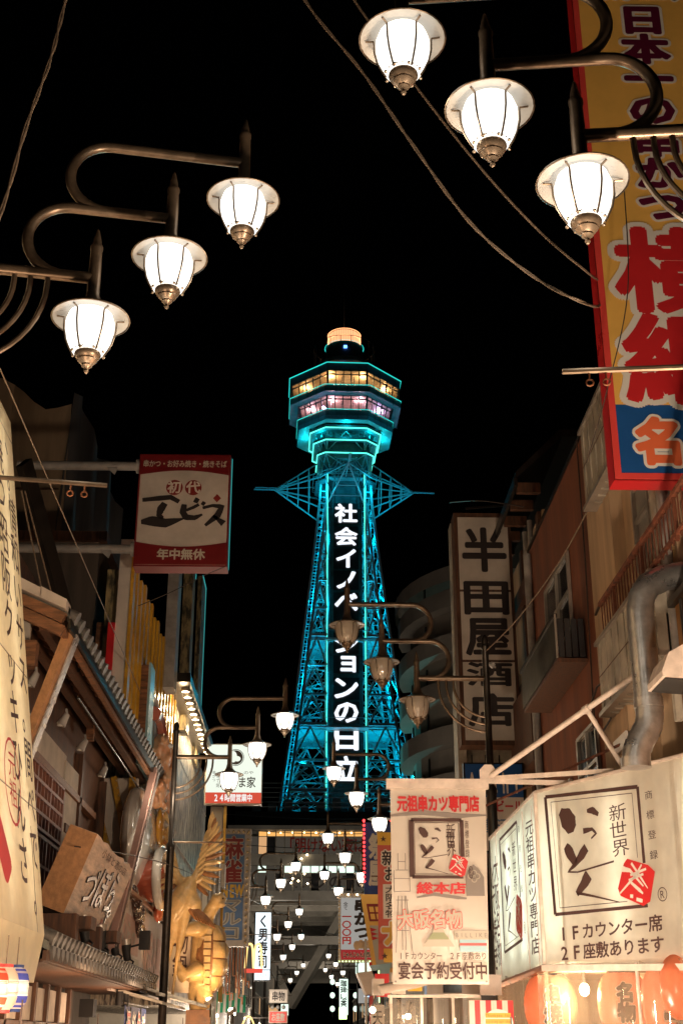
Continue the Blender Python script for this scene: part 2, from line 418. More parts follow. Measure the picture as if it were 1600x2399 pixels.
for i, (a, c) in enumerate(zip(LV, LV[1:])):
    wa, wc = wz(a), wz(c)
    heavy = a in (39.8, 52.3, 31)
    for sy in (-1, 1):
        for sx in (-1, 1):
            ti = 2.75
            bar('crossbeam', 'steel_paint', T(sx * ti, sy * (wa - .1), a), T(sx * (wa - .9), sy * wa, a + .0), .34 if heavy else .22, tower)
            if sy < 0:
                bar('crossbeam', 'steel_paint', T(sx * ti, sy * (wa - .1), a - .7), T(sx * (wa - .9), sy * wa, a - .7), .14, tower)
            if wa - ti > 2.6:
                mx = (ti + wa - .9) / 2
                bar('diagonal_brace', 'steel_paint', T(sx * mx, sy * wc, c - .3), T(sx * ti, sy * wa, a), .2, tower)
                bar('diagonal_brace', 'steel_paint', T(sx * mx, sy * wc, c - .3), T(sx * (wa - .9), sy * wa, a), .2, tower)
                bar('diagonal_brace', 'steel_paint', T(sx * mx, sy * (wc - 3), c - .4), T(sx * (wa - 1.3), sy * (wa - 1), (a + c) / 2), .12, tower)
            else:
                bar('diagonal_brace', 'steel_paint', T(sx * ti, sy * wa, a), T(sx * (wc - .9), sy * wc, c), .18, tower)
                bar('diagonal_brace', 'steel_paint', T(sx * (wa - .9), sy * wa, a), T(sx * ti, sy * wc, c), .13, tower)
    b = MB()   # light secondary bracing, too fine to pick apart
    for sy in (-1, 1):
        for sx in (-1, 1):
            zm = (a + c) / 2; wm = wz(zm); x0, x1 = 2.75, wm - .95
            b.beam(T(sx * x0, sy * wm, zm), T(sx * x1, sy * wm, zm), .08)
            b.beam(T(sx * x0, sy * (wm - .5), a + .3), T(sx * x1, sy * (wm - .5), c - .3), .07); b.beam(T(sx * x1, sy * (wm - .5), a + .3), T(sx * x0, sy * (wm - .5), c - .3), .07)
            b.beam(T(sx * (x0 + x1) / 2, sy * wm, a), T(sx * x1, sy * wm, zm), .07); b.beam(T(sx * (x0 + x1) / 2, sy * wm, a), T(sx * x0, sy * wm, zm), .07)
    for sx in (-1, 1):
        for q_ in (-.5, 0, .5): b.beam(T(sx * (wa - .6), q_ * wa, a), T(sx * (wc - .6), -q_ * wc, c), .07)
        b.beam(T(sx * (wa - .9), -wa + .2, a), T(sx * .3, 0, a), .1); b.beam(T(sx * (wa - .9), wa - .2, a), T(sx * .3, 0, a), .1)
        for q_ in (1.2, 2.2): b.beam(T(sx * 2.6, -wa + q_, a + .4), T(sx * (wa - .7), -wa + q_, a + .4), .07)
    stuff(b.build('secondary_bracing', 'steel_paint', tower))
    for sx in (-1, 1):
        bar('crossbeam', 'steel_paint', T(sx * wa, -wa, a), T(sx * wa, wa, a), .22, tower)
        bar('diagonal_brace', 'steel_paint', T(sx * wa, -wa, a), T(sx * wc, 0, c), .18, tower)
        bar('diagonal_brace', 'steel_paint', T(sx * wa, wa, a), T(sx * wc, 0, c), .18, tower)
# decks inside the shaft at two heights
for z in (39.6, 52):
    q = wz(z) - 1
    MB().prism([T(-q, -q, z), T(q, -q, z), T(q, q, z), T(-q, q, z)], (0, 0, .25)).build('landing', 'deck_panel', tower)
    b = MB()
    for k in range(24):
        x = -q + 2 * q * k / 23
        if abs(x) > 2.8: b.beam(T(x, -q, z + .25), T(x, -q, z + 1.3), .06)
    b.beam(T(-q, -q, z + 1.3), T(q, -q, z + 1.3), .07); stuff(b.build('railing', 'steel_paint', tower))
# lift shaft and sign
MB().prism([T(-2.35, -3.2, 26), T(2.35, -3.2, 26), T(2.35, 2, 26), T(-2.35, 2, 26)], (0, 0, 52)).build('lift_shaft', 'steel_dark', tower)
b = MB()
for z in range(28, 76, 2):
    b.beam(T(-2.35, -3.35, z), T(2.35, -3.35, z), .1)
for x in (-2.2, -1.75, 1.75, 2.2): b.beam(T(x, -3.4, 28), T(x, -3.4, 76.5), .1)
b.build('sign_frame', 'steel_dark', tower)
for sx in (-1, 1):
    MB().beam(T(sx * 2.62, -4.1, 31), T(sx * 2.62, -4.1, 77), .085).build('light_tube', 'cyan_tube', tower)
    MB().beam(T(sx * 2.72, -3.85, 28), T(sx * 2.72, -3.85, 77), .34).build('tube_backing', 'steel_paint', tower)
    for k in range(4):
        zz = 30.6 - k * .32
        MB().beam(T(sx * 2.62, -4.1, zz - .08), T(sx * 2.62, -4.1, zz), .1).build('light_dot', 'cyan_tube', tower)
tf = Fr(T(0, -4.15, 0), (_c, _s, 0))
chars = '社会イノベーションの日立'
# (top, bottom) of every character up the tower
CH = [(72.3, 69.35), (68.7, 65.9), (65.4, 62.6), (62.1, 59.5), (58.9, 56.3), (56.1, 53.9), (53.1, 50.3), (49.9, 47.6), (46.8, 44.0), (43.5, 40.7), (40.2, 37.0), (36.3, 33.0)]
for ch, (zt, zb) in zip(chars, CH):
    vs, fs = glyph(ch, .035)
    if ch == 'ー': vs = [(.5 + (v[1] - .38), .38 - (v[0] - .5), v[2]) for v in vs]
    W = 1.62
    x0, x1 = min(v[0] for v in vs), max(v[0] for v in vs); y0, y1 = min(v[1] for v in vs), max(v[1] for v in vs)
    hw = {'ー': .3, 'ョ': 1.05, 'ノ': 1.35, 'イ': 1.4}.get(ch, W)
    cxo = .25 if ch in 'ョ' else 0
    out = [tf.p(cxo + ((u - (x0 + x1) / 2) / (x1 - x0)) * 2 * hw, zb + (v - y0) / (y1 - y0) * (zt - zb), q * .004) for u, v, q in vs]
    MB().add(out, fs).build('sign_character', 'white_letter', tower)
    MB().prism([tf.p(-1.75, zb - .1, -.12), tf.p(1.75, zb - .1, -.12), tf.p(1.75, zt + .1, -.12), tf.p(-1.75, zt + .1, -.12)], tf.n * -.1).build('sign_backboard', 'black', tower)
# horizontal spikes around the neck
for q in range(4):
    def S4(x, y, z):
        for _ in range(q): x, y = -y, x
        return T(x, y, z)
    tip = (0, -10.2, 76.0)
    for P, Q, wd in [((0, -13.2, 76.0), (0, -9.6, 76.0), .16), ((.25, -13.0, 76.2), (.2, -9.6, 76.2), .1),
                     (tip, (1.6, -4.0, 79.6), .15), (tip, (-1.6, -4.0, 79.6), .15), (tip, (3.9, -3.9, 76.4), .17), (tip, (-3.9, -3.9, 76.4), .17),
                     (tip, (2.6, -3.9, 72.4), .17), (tip, (-2.6, -3.9, 72.4), .17), (tip, (0, -3.9, 76.6), .12)]:
        bar('spike_chord', 'steel_paint', S4(*P), S4(*Q), wd, tower)
    for t in (.3, .55, .8):
        def L(a, b): return tuple(a[i] + (b[i] - a[i]) * t for i in range(3))
        up = [L(tip, (s * 1.6, -4.0, 79.6)) for s in (1, -1)]; lo = [L(tip, (s * 2.6, -3.9, 72.4)) for s in (1, -1)]; md = [L(tip, (s * 3.9, -3.9, 76.4)) for s in (1, -1)]
        for s in (0, 1):
            bar('spike_strut', 'steel_paint', S4(*up[s]), S4(*md[s]), .1, tower); bar('spike_strut', 'steel_paint', S4(*md[s]), S4(*lo[s]), .1, tower)
            bar('spike_strut', 'steel_paint', S4(*up[s]), S4(*lo[s]), .09, tower)
        bar('spike_strut', 'steel_paint', S4(*lo[0]), S4(*lo[1]), .1, tower); bar('spike_strut', 'steel_paint', S4(*up[0]), S4(*up[1]), .1, tower)
def octo(Rr, a, z): return [T(*p, z) for p in ((-a, -Rr), (a, -Rr), (Rr, -a), (Rr, a), (a, Rr), (-a, Rr), (-Rr, a), (-Rr, -a))]
def ring(name, m, A, B):
    k = 8; return MB().add(A + B, [(i, (i + 1) % k, k + (i + 1) % k, k + i) for i in range(k)]).build(name, m, tower)
def slab(name, m, o1, h): return MB().prism(o1, (0, 0, h)).build(name, m, tower)
def octbars(name, m, o, wd, h=None, sides=range(8)):
    for i in sides:
        bar(name, m, o[i], o[(i + 1) % 8], wd, tower, h)
# neck
slab('neck', 'steel_dark', octo(3.3, 1.9, 75.4), 9.5)
slab('lower_gallery', 'deck_panel', octo(4.3, 2.3, 76.2), .25)
octbars('gallery_rail', 'steel_paint', octo(4.6, 2.4, 77.5), .09); octbars('gallery_rail', 'steel_paint', octo(4.6, 2.4, 77.1), .06); octbars('gallery_rail', 'steel_paint', octo(4.6, 2.4, 76.8), .06)
for z0, Ra, z1, Rb in ((77, 3.6, 80.2, 3.9),):
    A, B = octo(Ra, 2.0, z0), octo(Rb, 2.9, z1)
    for i in range(8):
        bar('neck_strut', 'steel_paint', A[i], B[i], .14, tower); bar('neck_strut', 'steel_paint', A[i], B[(i + 1) % 8], .12, tower); bar('neck_strut', 'steel_paint', A[(i + 1) % 8], B[i], .12, tower)
for z, Rr, a in ((80.3, 4.05, 2.95), (82.1, 4.6, 2.95), (83.8, 5.12, 2.97)):
    octbars('ring_light', 'cyan_tube', octo(Rr + .06, a + .04, z), .13, .13)
    slab('ring_beam', 'steel_dark', octo(Rr, a, z + .12), .4)
    ring('ring_soffit', 'deck_panel', octo(Rr - .05, a - .03, z + .1), octo(Rr - .9, a - .4, z + .1))
A, B = octo(3.5, 2.7, 80.8), octo(4.4, 2.7, 83.6)
for i in range(8):
    bar('neck_strut', 'steel_paint', A[i], B[i], .15, tower)
    bar('neck_strut', 'steel_paint', A[i], tuple((Vector(B[i]) + Vector(B[(i + 1) % 8])) / 2), .1, tower)
    bar('neck_strut', 'steel_paint', A[(i + 1) % 8], tuple((Vector(B[i]) + Vector(B[(i + 1) % 8])) / 2), .1, tower)
# lower deck
ring('lower_soffit', 'deck_panel', octo(6.9, 2.95, 84.3), octo(5.3, 2.95, 84.5))
ring('lower_cove', 'deck_panel', octo(5.3, 2.95, 84.5), octo(5.0, 2.8, 85.2))
ring('lower_fascia', 'deck_panel', octo(6.9, 2.95, 84.3), octo(6.95, 2.95, 85.75))
slab('lower_floor', 'steel_dark', octo(6.6, 2.8, 85.5), .15)
octbars('ledge_light', 'cyan_thin', octo(7.06, 3.08, 85.85), .09, .08)
ring('ledge_glass', 'pane', octo(7.02, 3.05, 84.9), octo(7.05, 3.08, 85.8))
def windows(Rb, ab, zb, Rt, at, zt, zm, roomm):
    A, B = octo(Rb, ab, zb), octo(Rt, at, zt); t = (zm - zb) / (zt - zb)
    Am = [tuple(Vector(A[i]) * (1 - t) + Vector(B[i]) * t) for i in range(8)]
    for i in range(8):
        n = 5
        P = lambda u, v: tuple((Vector(A[i]) * (1 - u) + Vector(A[(i + 1) % 8]) * u) * (1 - v) + (Vector(B[i]) * (1 - u) + Vector(B[(i + 1) % 8]) * u) * v)
        if i in (3, 4, 5): continue
        for k in range(n):
            for v0, v1 in ((0, t), (t, 1)):
                MB().quad(P(k / n, v0), P((k + 1) / n, v0), P((k + 1) / n, v1), P(k / n, v1)).build('window_pane', 'pane', tower)
        for k in range(n + 1): bar('mullion', 'steel_dark', P(k / n, 0), P(k / n, 1), .28 if k in (0, n) else .14, tower)
        for v in (0, t, 1): bar('transom', 'steel_dark', P(0, v), P(1, v), .15, tower)
    slab('room_floor', 'dull_white', octo(Rb - .1, ab - .05, zb - .3), .1)
    c_ = slab('room_ceiling', 'dull_white', octo(Rt - .15, at - .05, zt + .02), .06)
    q = Rt * .62
    b = MB(); b.prism([T(-q * .9, -q * .6, zb), T(q * .9, -q * .6, zb), T(q * .9, q, zb), T(-q * .9, q, zb)], (0, 0, zt - zb)); b.build('core_wall', 'plaster', tower)
    for x in (-1, -.4, .4, 1):
        for (m_, c_, pw) in ((('room_amber', (1, .55, .2), 520)), (('room_pink', (1, .5, .62) if x < .5 else (.75, .5, 1), 420))):
            if m_ == roomm: point('room_lamp', T(x * Rt * .72, -Rt * (.78 if abs(x) < .5 else .3), zt - .35), c_, pw, .12, tower)
    for k in range(8):
        x = -Rt * .8 + Rt * 1.6 * k / 7
        yy = -Rt * .75 if abs(x) < 3 else -Rt * .4
        MB().beam(T(x, yy, zb), T(x + .2, yy, zt), .12).build('room_post', 'steel_dark', tower)
windows(6.45, 2.8, 85.95, 6.9, 2.9, 88.15, 87.6, 'room_pink')
ring('mid_wall', 'deck_panel', octo(6.95, 2.95, 88.15), octo(7.6, 2.95, 88.3))
ring('mid_soffit', 'deck_panel', octo(7.6, 2.95, 88.3), octo(8.15, 3.2, 88.2))
ring('mid_fascia', 'deck_panel', octo(8.15, 3.2, 88.2), octo(8.12, 3.2, 89.1))
slab('upper_floor', 'steel_dark', octo(7.8, 2.9, 88.9), .15)
octbars('ledge_light', 'cyan_thin', octo(8.22, 3.3, 89.25), .09, .08)
ring('ledge_glass', 'pane', octo(8.2, 3.28, 88.3), octo(8.2, 3.28, 89.2))
windows(7.75, 2.82, 89.3, 8.05, 2.85, 91.6, 91.0, 'room_amber')
ring('upper_fascia', 'steel_dark', octo(8.1, 2.9, 91.6), octo(8.24, 2.95, 92.7))
octbars('roof_light', 'cyan_thin', octo(8.3, 2.98, 92.8), .11, .1)
for zb, Rr, a in ((84.5, 7.03, 3.06), (88.0, 8.16, 3.22)):
    o1, o2 = octo(Rr, a, zb), octo(Rr, a, zb + 1.2)
    for i in (7, 0, 1, 2, 6):
        for k in range(5):
            u = k / 4; p = Vector(o1[i]) * (1 - u) + Vector(o1[(i + 1) % 8]) * u
            bar('ledge_bracket', 'steel_dark', p, p + Vector((0, 0, 1.15)), .07, tower)
cone = [T(3.84 * math.cos(2 * math.pi * k / 8 + R(247.5)), 3.84 * math.sin(2 * math.pi * k / 8 + R(247.5)), 96) for k in range(8)]
ring('roof', 'deck_panel', octo(8.24, 2.95, 92.9), cone)
def tl(prof, name, m, n=32): 
    c0 = T(0, 0, 0); return MB().lathe(prof, (c0[0], c0[1], 0), n).build(name, m, tower)
tl([(3.9, 95.9), (4.1, 96.1), (4.1, 96.4), (0, 96.6)], 'roof_disc', 'deck_panel')
tl([(2.84, 96.4), (2.84, 99.7), (2.6, 99.75), (0, 99.8)], 'crown_base', 'steel_dark')
tl([(2.98, 99.68), (3.02, 99.74), (2.9, 99.8)], 'crown_base_light', 'cyan_thin')
tl([(2.35, 99.8), (2.35, 101.9), (0, 101.9)], 'crown_drum', light_mat('drum_glow', (1, .42, .2), 1.1))
for k in range(56):
    t = 2 * math.pi * k / 56; x, y = 2.5 * math.cos(t), 2.5 * math.sin(t)
    bar('crown_light_line', 'orange_line', T(x, y, 99.9), T(x, y, 101.95), .035, tower)
for z in (99.9, 100.9, 102.0):
    tl([(2.5, z - .04), (2.56, z), (2.5, z + .04)], 'crown_light_hoop', 'orange_line', 40)
for k in range(18):
    t = 2 * math.pi * k / 18; bar('roof_rail_post', 'steel_dark', T(4.6 * math.cos(t), 4.6 * math.sin(t), 96), T(4.6 * math.cos(t), 4.6 * math.sin(t), 99.6), .1, tower)
tl([(4.6, 99.55), (4.65, 99.6), (4.6, 99.65)], 'roof_rail', 'steel_dark')
bar('lightning_rod', 'steel_dark', T(0, 0, 101.9), T(0, 0, 109.4), .13, tower)
box('sign_lamp', 'blue_led', Vector(T(-.25, -2.98, 98.3)), Vector(T(.25, -2.9, 98.75)), tower)
for k in range(7):
    MB().ell(T(-1.8 + k * .6, -5.6, 90.5), (.09, .09, .09), 6, 4).build('room_lamp', 'warm_bulb', tower)
MB().ell(T(-3.4, -6.5, 86.3), (.22, .22, .22), 8, 5).build('room_spotlight', 'violet_led', tower)
CY = (.0, .6, .9)
for sx in (-1, 1):
    for sy in (-1, 1):
        point('floodlight', T(sx * 8.3, sy * 8.3 - 1.2, 26), CY, 6000, .4, tower, 75, T(sx * 5, sy * 5 - .5, 52))
for z, pw in ((34, 2600), (46, 2300), (58, 1600), (68, 1250)):
    for sx in (-1, 1): point('floodlight', T(sx * (wz(z) * .62 + .6), -wz(z) * .3, z), CY, pw * 1.05, .3, tower)
for sx in (-1, 1):
    point('floodlight', T(sx * 6.5, -10, 66), CY, 1500, .4, tower, 70, T(sx * 3.5, -3.5, 80))
    point('floodlight', T(sx * 3.2, -4.9, 74.5), CY, 260, .3, tower)
    point('floodlight', T(sx * 9.5, -3.5, 72), CY, 300, .3, tower)
    point('floodlight', T(sx * 10.5, -9, 72), CY, 1800, .4, tower, 60, T(sx * 6.5, -5, 89))
for q in range(4):
    a = R(45 + 90 * q); point('floodlight', T(4.9 * math.cos(a), 4.9 * math.sin(a), 83.2), (.0, .75, .9), 190, .2, tower)
    a = R(90 * q); point('floodlight', T(5.6 * math.cos(a), 5.6 * math.sin(a), 83.6), (.0, .75, .9), 190, .2, tower)

# ------------------------------------------------------------------ building under the tower, spanning the street
base = thing('tower_base_building', 'grey building with rows of windows spanning the street beneath the cyan tower', 'building', (0, 150, 0))
X0, X1 = -9.1, 22
box('roof_slab', 'base_steel', (X0 - .4, 149.6, 24.0), (X1, 194, 24.5), base)
box('spandrel', 'concrete', (X0, 150, 20.1), (X1, 150.6, 21.35), base)
box('lower_beam', 'base_steel', (X0, 149.8, 16.3), (X1, 151.2, 17.3), base)
box('soffit', 'base_steel', (X0, 151.2, 17.0), (X1, 194, 17.3), base)
box('back_wall', 'dark_wall', (X0, 153.5, 17.3), (X1, 154, 24.0), base)
box('ceiling_upper', 'concrete', (X0, 150.2, 23.9), (X1, 153.5, 24.0), base)
nw = 31
for r_, (z0, z1) in enumerate(((23.35, 23.95), (21.4, 23.3), (19.3, 20.05), (17.35, 19.25))):
    for k in range(nw):
        x = X0 + .1 + k * 1.0
        lit = {0: 'room_amber' if k >= 3 else 'window_grey', 1: 'room_warm' if k in (3, ) else ('window_dark' if k == 4 else 'blind_dim'),
               2: 'room_white' if k % 3 == 0 or k in (8, 10, 11, 13) else 'blind_dim', 3: 'window_dark' if k % 4 == 1 else 'blind_dim'}[r_]
        if x > 12: lit = 'window_dark'
        box('window_pane', lit, (x + .06, 150.35, z0), (x + .94, 150.4, z1), base)
box('transom', 'alu', (X0, 150.15, 23.29), (X1, 150.33, 23.36), base)
box('transom', 'alu', (X0, 150.15, 19.24), (X1, 150.33, 19.31), base)
for k in range(nw + 1):
    x = X0 + .1 + k * 1.0
    MB().box((x - .05, 150.08, 21.35), (x + .05, 150.33, 23.95)).box((x - .05, 150.08, 17.35), (x + .05, 150.33, 20.08)).build('mullion', 'alu', base)
for k in range(8):
    MB().ell((X0 + 4.3 + k * 1.35, 150.2, 23.75), (.1, .1, .1), 6, 4).build('ceiling_lamp', 'amber_bulb', base)
bf = front(0, 150.05, 0)
text(bf, '「明けない夜はな', -3.2, 21.5, 7.6, 23.2, 'red_brown_ink', base, d=.1, off=.02)
text(bf, 'マスクの下のト', -2.6, 17.5, 8.2, 19.1, 'ink', base, d=.1, off=.02)
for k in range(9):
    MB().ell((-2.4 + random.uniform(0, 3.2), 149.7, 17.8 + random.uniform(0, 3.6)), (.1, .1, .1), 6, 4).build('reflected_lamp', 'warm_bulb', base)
box('parapet', 'black', (X0 + .3, 151, 24.5), (X1, 193, 26.3), base)
for k in range(6):
    z = 26.8 + k * .55
    box('roof_rail', 'steel_dark', (X0 + .3, 151, z), (X1, 151.08, z + .06), base)
for k in range(9): box('roof_machine', 'deck_panel', (-7 + k * 1.9, 154, 26.3), (-6 + k * 1.9, 155, 27.2 + (k * 37 % 11) / 8), base)
for x in (-8.2, 17):
    for y in (152, 190): box('pillar', 'concrete', (x - .8, y - .8, -.3), (x + .8, y + .8, 17), base)
box('far_beam', 'concrete', (X0, 190, 9.1), (X1, 191, 17), base)
box('inner_beam', 'base_steel', (X0, 166, 12.6), (X1, 167, 13.6), base)
box('inner_beam', 'base_steel', (X0, 178, 10.4), (X1, 179, 11.3), base)
for P, Q in (((4.5, 168, 16.8), (-2.4, 171, 5.6)), ((-8.3, 168, 16.8), (-2.4, 171, 5.6)), ((5, 170, 16.8), (11, 172, 5))):
    MB().beam(P, Q, 1.3, 1.0).build('leg_brace', 'concrete', base)
for k in range(5):
    box('soffit_rib', 'concrete', (X0, 155 + k * 7, 16.2), (X1, 155.5 + k * 7, 17), base)
box('lit_office_window', 'room_white', (5.6, 165.6, 9.2), (9.3, 165.7, 10.8), base)
for x, y, z, p in ((-4, 158, 12), (6, 158, 12), (0, 175, 9), (-5, 143, 14), (6, 143, 14), (14, 143, 14)) and ((-4, 158, 12, 800), (6, 158, 12, 800), (0, 175, 9, 700), (-6, 141, 13, 1000), (4, 141, 12, 1000), (14, 141, 13, 1000)): point('added_base_light', (x, y, z), (1, .86, .68), p, .4, base)  # added lights without fixtures, to brighten the facade and underside
# ------------------------------------------------------------------ street lamps: a pole with three stepped lanterns
def make_lamp(lit):
    r = thing('street_lamp', '', 'street lamp')
    MB().lathe([(.13, 0), (.13, .5), (.085, .56), (.08, 5.2), (.09, 5.22), (.09, 5.3), (.058, 5.36), (.055, 7.6), (.07, 7.62), (.07, 7.66), (.05, 7.68), (.062, 7.74), (.05, 7.8), (.02, 7.84), (0, 7.85)], n=16).build('pole', 'dark_iron', r)
    def arc(cx, cz, ra, a0, a1, n=12, y=0): return [(cx + ra * math.cos(R(a0 + (a1 - a0) * k / n)), y, cz + ra * math.sin(R(a0 + (a1 - a0) * k / n))) for k in range(n + 1)]
    MB().tube([(0, 0, 7.1), (1.14, 0, 7.1)], .046, 12).build('arm', 'bronze', r)
    MB().tube([(1.15, 0, 7.1)] + arc(.92, 7.415, .315, 270, 90, 16) + [(1.71, 0, 7.73)], .043, 12).build('arm', 'bronze', r)
    MB().tube([(1.5, 0, 7.73)] + arc(1.2, 8.045, .315, 270, 90, 16) + [(2.28, 0, 8.36)], .043, 12).build('arm', 'bronze', r)
    for ra in (.54, .66, .79):
        MB().tube([(ra, 0, 7.1)] + arc(0, 7.0, ra, 0, -90, 12), .021, 8).build('arm_brace', 'bronze', r)
    b = MB().tube([(0, 0, 5.355), (1.36, 0, 5.355)], .018, 8); b.build('flag_bar', 'bronze', r)
    for x in (1.1, 1.2):
        MB().tube([(x, 0, 5.335), (x, 0, 5.295)] + [(x + .022 * math.sin(R(a)), 0, 5.272 + .022 * math.cos(R(a))) for a in range(0, 361, 45)], .006, 5).build('bar_ring', 'copper', r)
    MB().tube([(0, .0, 7.35), (-.08, 0, 7.33)], .03, 6).tube([(-.08, 0, 7.3), (-.13, 0, 7.36)], .045, 6).build('cable_clamp', 'grey_pipe', r)
    for k in range(3):
        x, zr = 1.14 + .57 * k, 6.73 + .63 * k
        za = zr + .37
        MB().lathe([(0, za + .46), (.012, za + .44), (.034, za + .34), (.036, za + .31), (.05, za + .29), (.05, za + .26), (.044, za + .24), (.05, za), (.05, zr + .23), (.056, zr + .2), (.058, zr + .15)], (x, 0, 0), 12).build('stem', 'bronze', r)
        s = MB().lathe([(.056, zr + .2), (.075, zr + .13), (.13, zr + .075), (.22, zr + .04), (.298, zr + .012), (.302, zr), (.296, zr - .004)], (x, 0, 0), 32).build('lantern', 'bronze', r)
        MB().lathe([(.29, zr + .004), (.21, zr + .03), (.12, zr + .062), (.0, zr + .07)], (x, 0, 0), 32).build('shade_lining', 'shade_enamel', s)
        MB().lathe([(.12, zr + .055), (.165, zr + .035), (.186, zr - .03), (.184, zr - .1), (.165, zr - .19), (.135, zr - .26), (.11, zr - .3), (0, zr - .3)], (x, 0, 0), 24).build('glass', 'lamp_glow' if lit else 'frosted_glass', s)
        if lit: point('lamp_light', (x, 0, zr - .75), (1, .88, .7), 14, .1, s)
        MB().lathe([(.118, zr - .268), (.123, zr - .276), (.117, zr - .29), (.1, zr - .3), (.102, zr - .312), (.09, zr - .335), (.072, zr - .35), (.074, zr - .362), (.052, zr - .385), (.038, zr - .395), (.04, zr - .408), (.022, zr - .425), (.015, zr - .438), (.019, zr - .452), (.01, zr - .468), (0, zr - .47)], (x, 0, 0), 20).build('finial', 'bronze', s)
        for j in range(6):
            a = R(60 * j); ca, sa = math.cos(a), math.sin(a)
            MB().tube([(x + q * ca, sa * q, zr + z) for q, z in ((.255, .004), (.2, .0), (.196, -.03), (.194, -.1), (.175, -.19), (.145, -.26), (.118, -.31))], .0075, 6).build('cage_rib', 'bronze', s)
        b = MB()
        for j in range(8):
            a = R(20 + 45 * j); b.ell((x + .125 * math.cos(a), .125 * math.sin(a), zr - .3), (.013, .013, .013), 5, 3)
        stuff(b.build('cup_beads', 'bronze', s))
    return r
LAMPS = [  # side, y, lit, label, x shift
    (-1, 8.39, 1, 'closest lit three-lantern street lamp on the left, its pole out of frame'),
    (1, 6.68, 1, 'closest lit three-lantern street lamp on the right, crossing in front of the tall yellow sign'),
    (-1, 26.8, 1, 'lit three-lantern street lamp on a black pole beside the bird statue'),
    (1, 20.4, 0, 'unlit three-lantern street lamp in front of the tower and the tall black on beige sign'),
    (1, 32.5, 1, 'lit three-lantern street lamp whose pole rises behind the hanging cloth banner'),
    (1, 43.7, 1, 'lit three-lantern street lamp behind the red dotted sign, over the skewer sign'),
    (-1, 51.2, 1, 'lit three-lantern street lamp crossing the tall blue sign with bulbs'),
    (1, 54, 1, 'lit three-lantern street lamp just above the skewer sign, lowest lantern hidden'),
    (-1, 70, 1, 'lit three-lantern street lamp crossing the white and black vertical sushi sign'),
    (-1, 87.3, 1, 'lit three-lantern street lamp, second beyond the sushi sign'),
    (-1, 121, 1, 'smallest lit three-lantern street lamp on the left, beneath the diagonal steel leg'),
    (1, 107.4, 1, 'lit three-lantern street lamp beneath the lit window under the tower building'),
    (1, 129, 1, 'smallest lit three-lantern street lamp on the right, over the dark end of the street')]
protos = {1: make_lamp(1), 0: make_lamp(0)}; used = set()
for i, (s, y, lit, lab) in enumerate(LAMPS):
    o = protos[lit] if lit not in used else copy_tree(protos[lit]); used.add(lit)
    sh = .92 if y in (107.4, 129) else 0
    o.location = (2.85 * s + sh, y, 0); o.rotation_euler = (0, 0, (R(180) if s > 0 else 0) + {8.39: R(9.5), 6.68: R(-6)}.get(y, 0))
    o['label'] = lab; o['category'] = 'street lamp'; o['group'] = 'three-lantern street lamps along both sides of the street'

# ------------------------------------------------------------------ LEFT SIDE
# long lit signboard at the far left edge, leaning back
t = thing('lit_signboard', 'tall cream backlit signboard at the left edge with brown and red writing', 'sign', (-3.1, 15.8, 0))
f = Fr((-3.1, 15.8, 2.75), (0, 1, 0), (-.155, 0, .988)); Lh = 6.75
sh_ = MB().quad(*f.rect(-5.6, 0, 0, Lh)).build('sign_face', 'lightbox_cream', t)
f2 = Fr((-3.22, 15.72, 2.2), (0, 1, 0), (.2, 0, .98))
MB().quad((-3.16, 10.2, 2.22), (-3.16, 15.72, 2.22), (-3.1, 15.8, 2.748), (-3.1, 10.2, 2.748)).quad((-3.16, 15.72, 2.22), (-3.5, 15.72, 2.22), (-3.5, 15.8, 2.748), (-3.1, 15.8, 2.748)).quad((-3.16, 10.2, 2.22), (-3.16, 15.72, 2.22), (-3.5, 15.72, 2.22), (-3.5, 10.2, 2.22)).build('lower_skirt', 'lightbox_cream', t)
MB().quad(f.p(0.0, 0, 0), f.p(.0, 0, -.5), f.p(.0, Lh, -.5), f.p(.0, Lh, 0)).build('end_cap', 'lightbox_cream', t)
f.panel('back_panel', 'sign_white', -5.6, 0, 0, Lh, t, d=-.5)
for k in range(5): MB().tube([f.p(-.6 - k * 1.1, .2, -.3), f.p(-.6 - k * 1.1, Lh - .2, -.3)], .016, 6).build('inner_tube', 'white_tube', t)
for v in (1.45, 3.1, 4.8, 6.4): f.panel('seam', 'mid_wall', -5.6, v, 0, v + .015, t, d=.004)
f.panel('seam', 'mid_wall', -.42, 0, -.41, 1.2, t, d=.004)
text(f, '、。情和いサス。間ぺで。', -.55, .15, -.1, Lh - .2, 'ink_brown', t, vert=True, off=.008)
text(f, '焼つ昭阪クッキひんさ', -1.25, .45, -.72, Lh - .6, 'ink_brown', t, vert=True, off=.008)
text(f, 'ソース', -3.9, .3, -1.55, Lh - .3, 'red_ink', t, vert=True, off=.05)
disc(f, -1.35, 1.55, .42, .012, 'red_ink', t, 'stamp_ring', ry=.5, hole=.035)
text(f, '元祖', -1.55, 1.25, -1.15, 1.9, 'red_ink', t, d=.012, vert=True, off=.0)
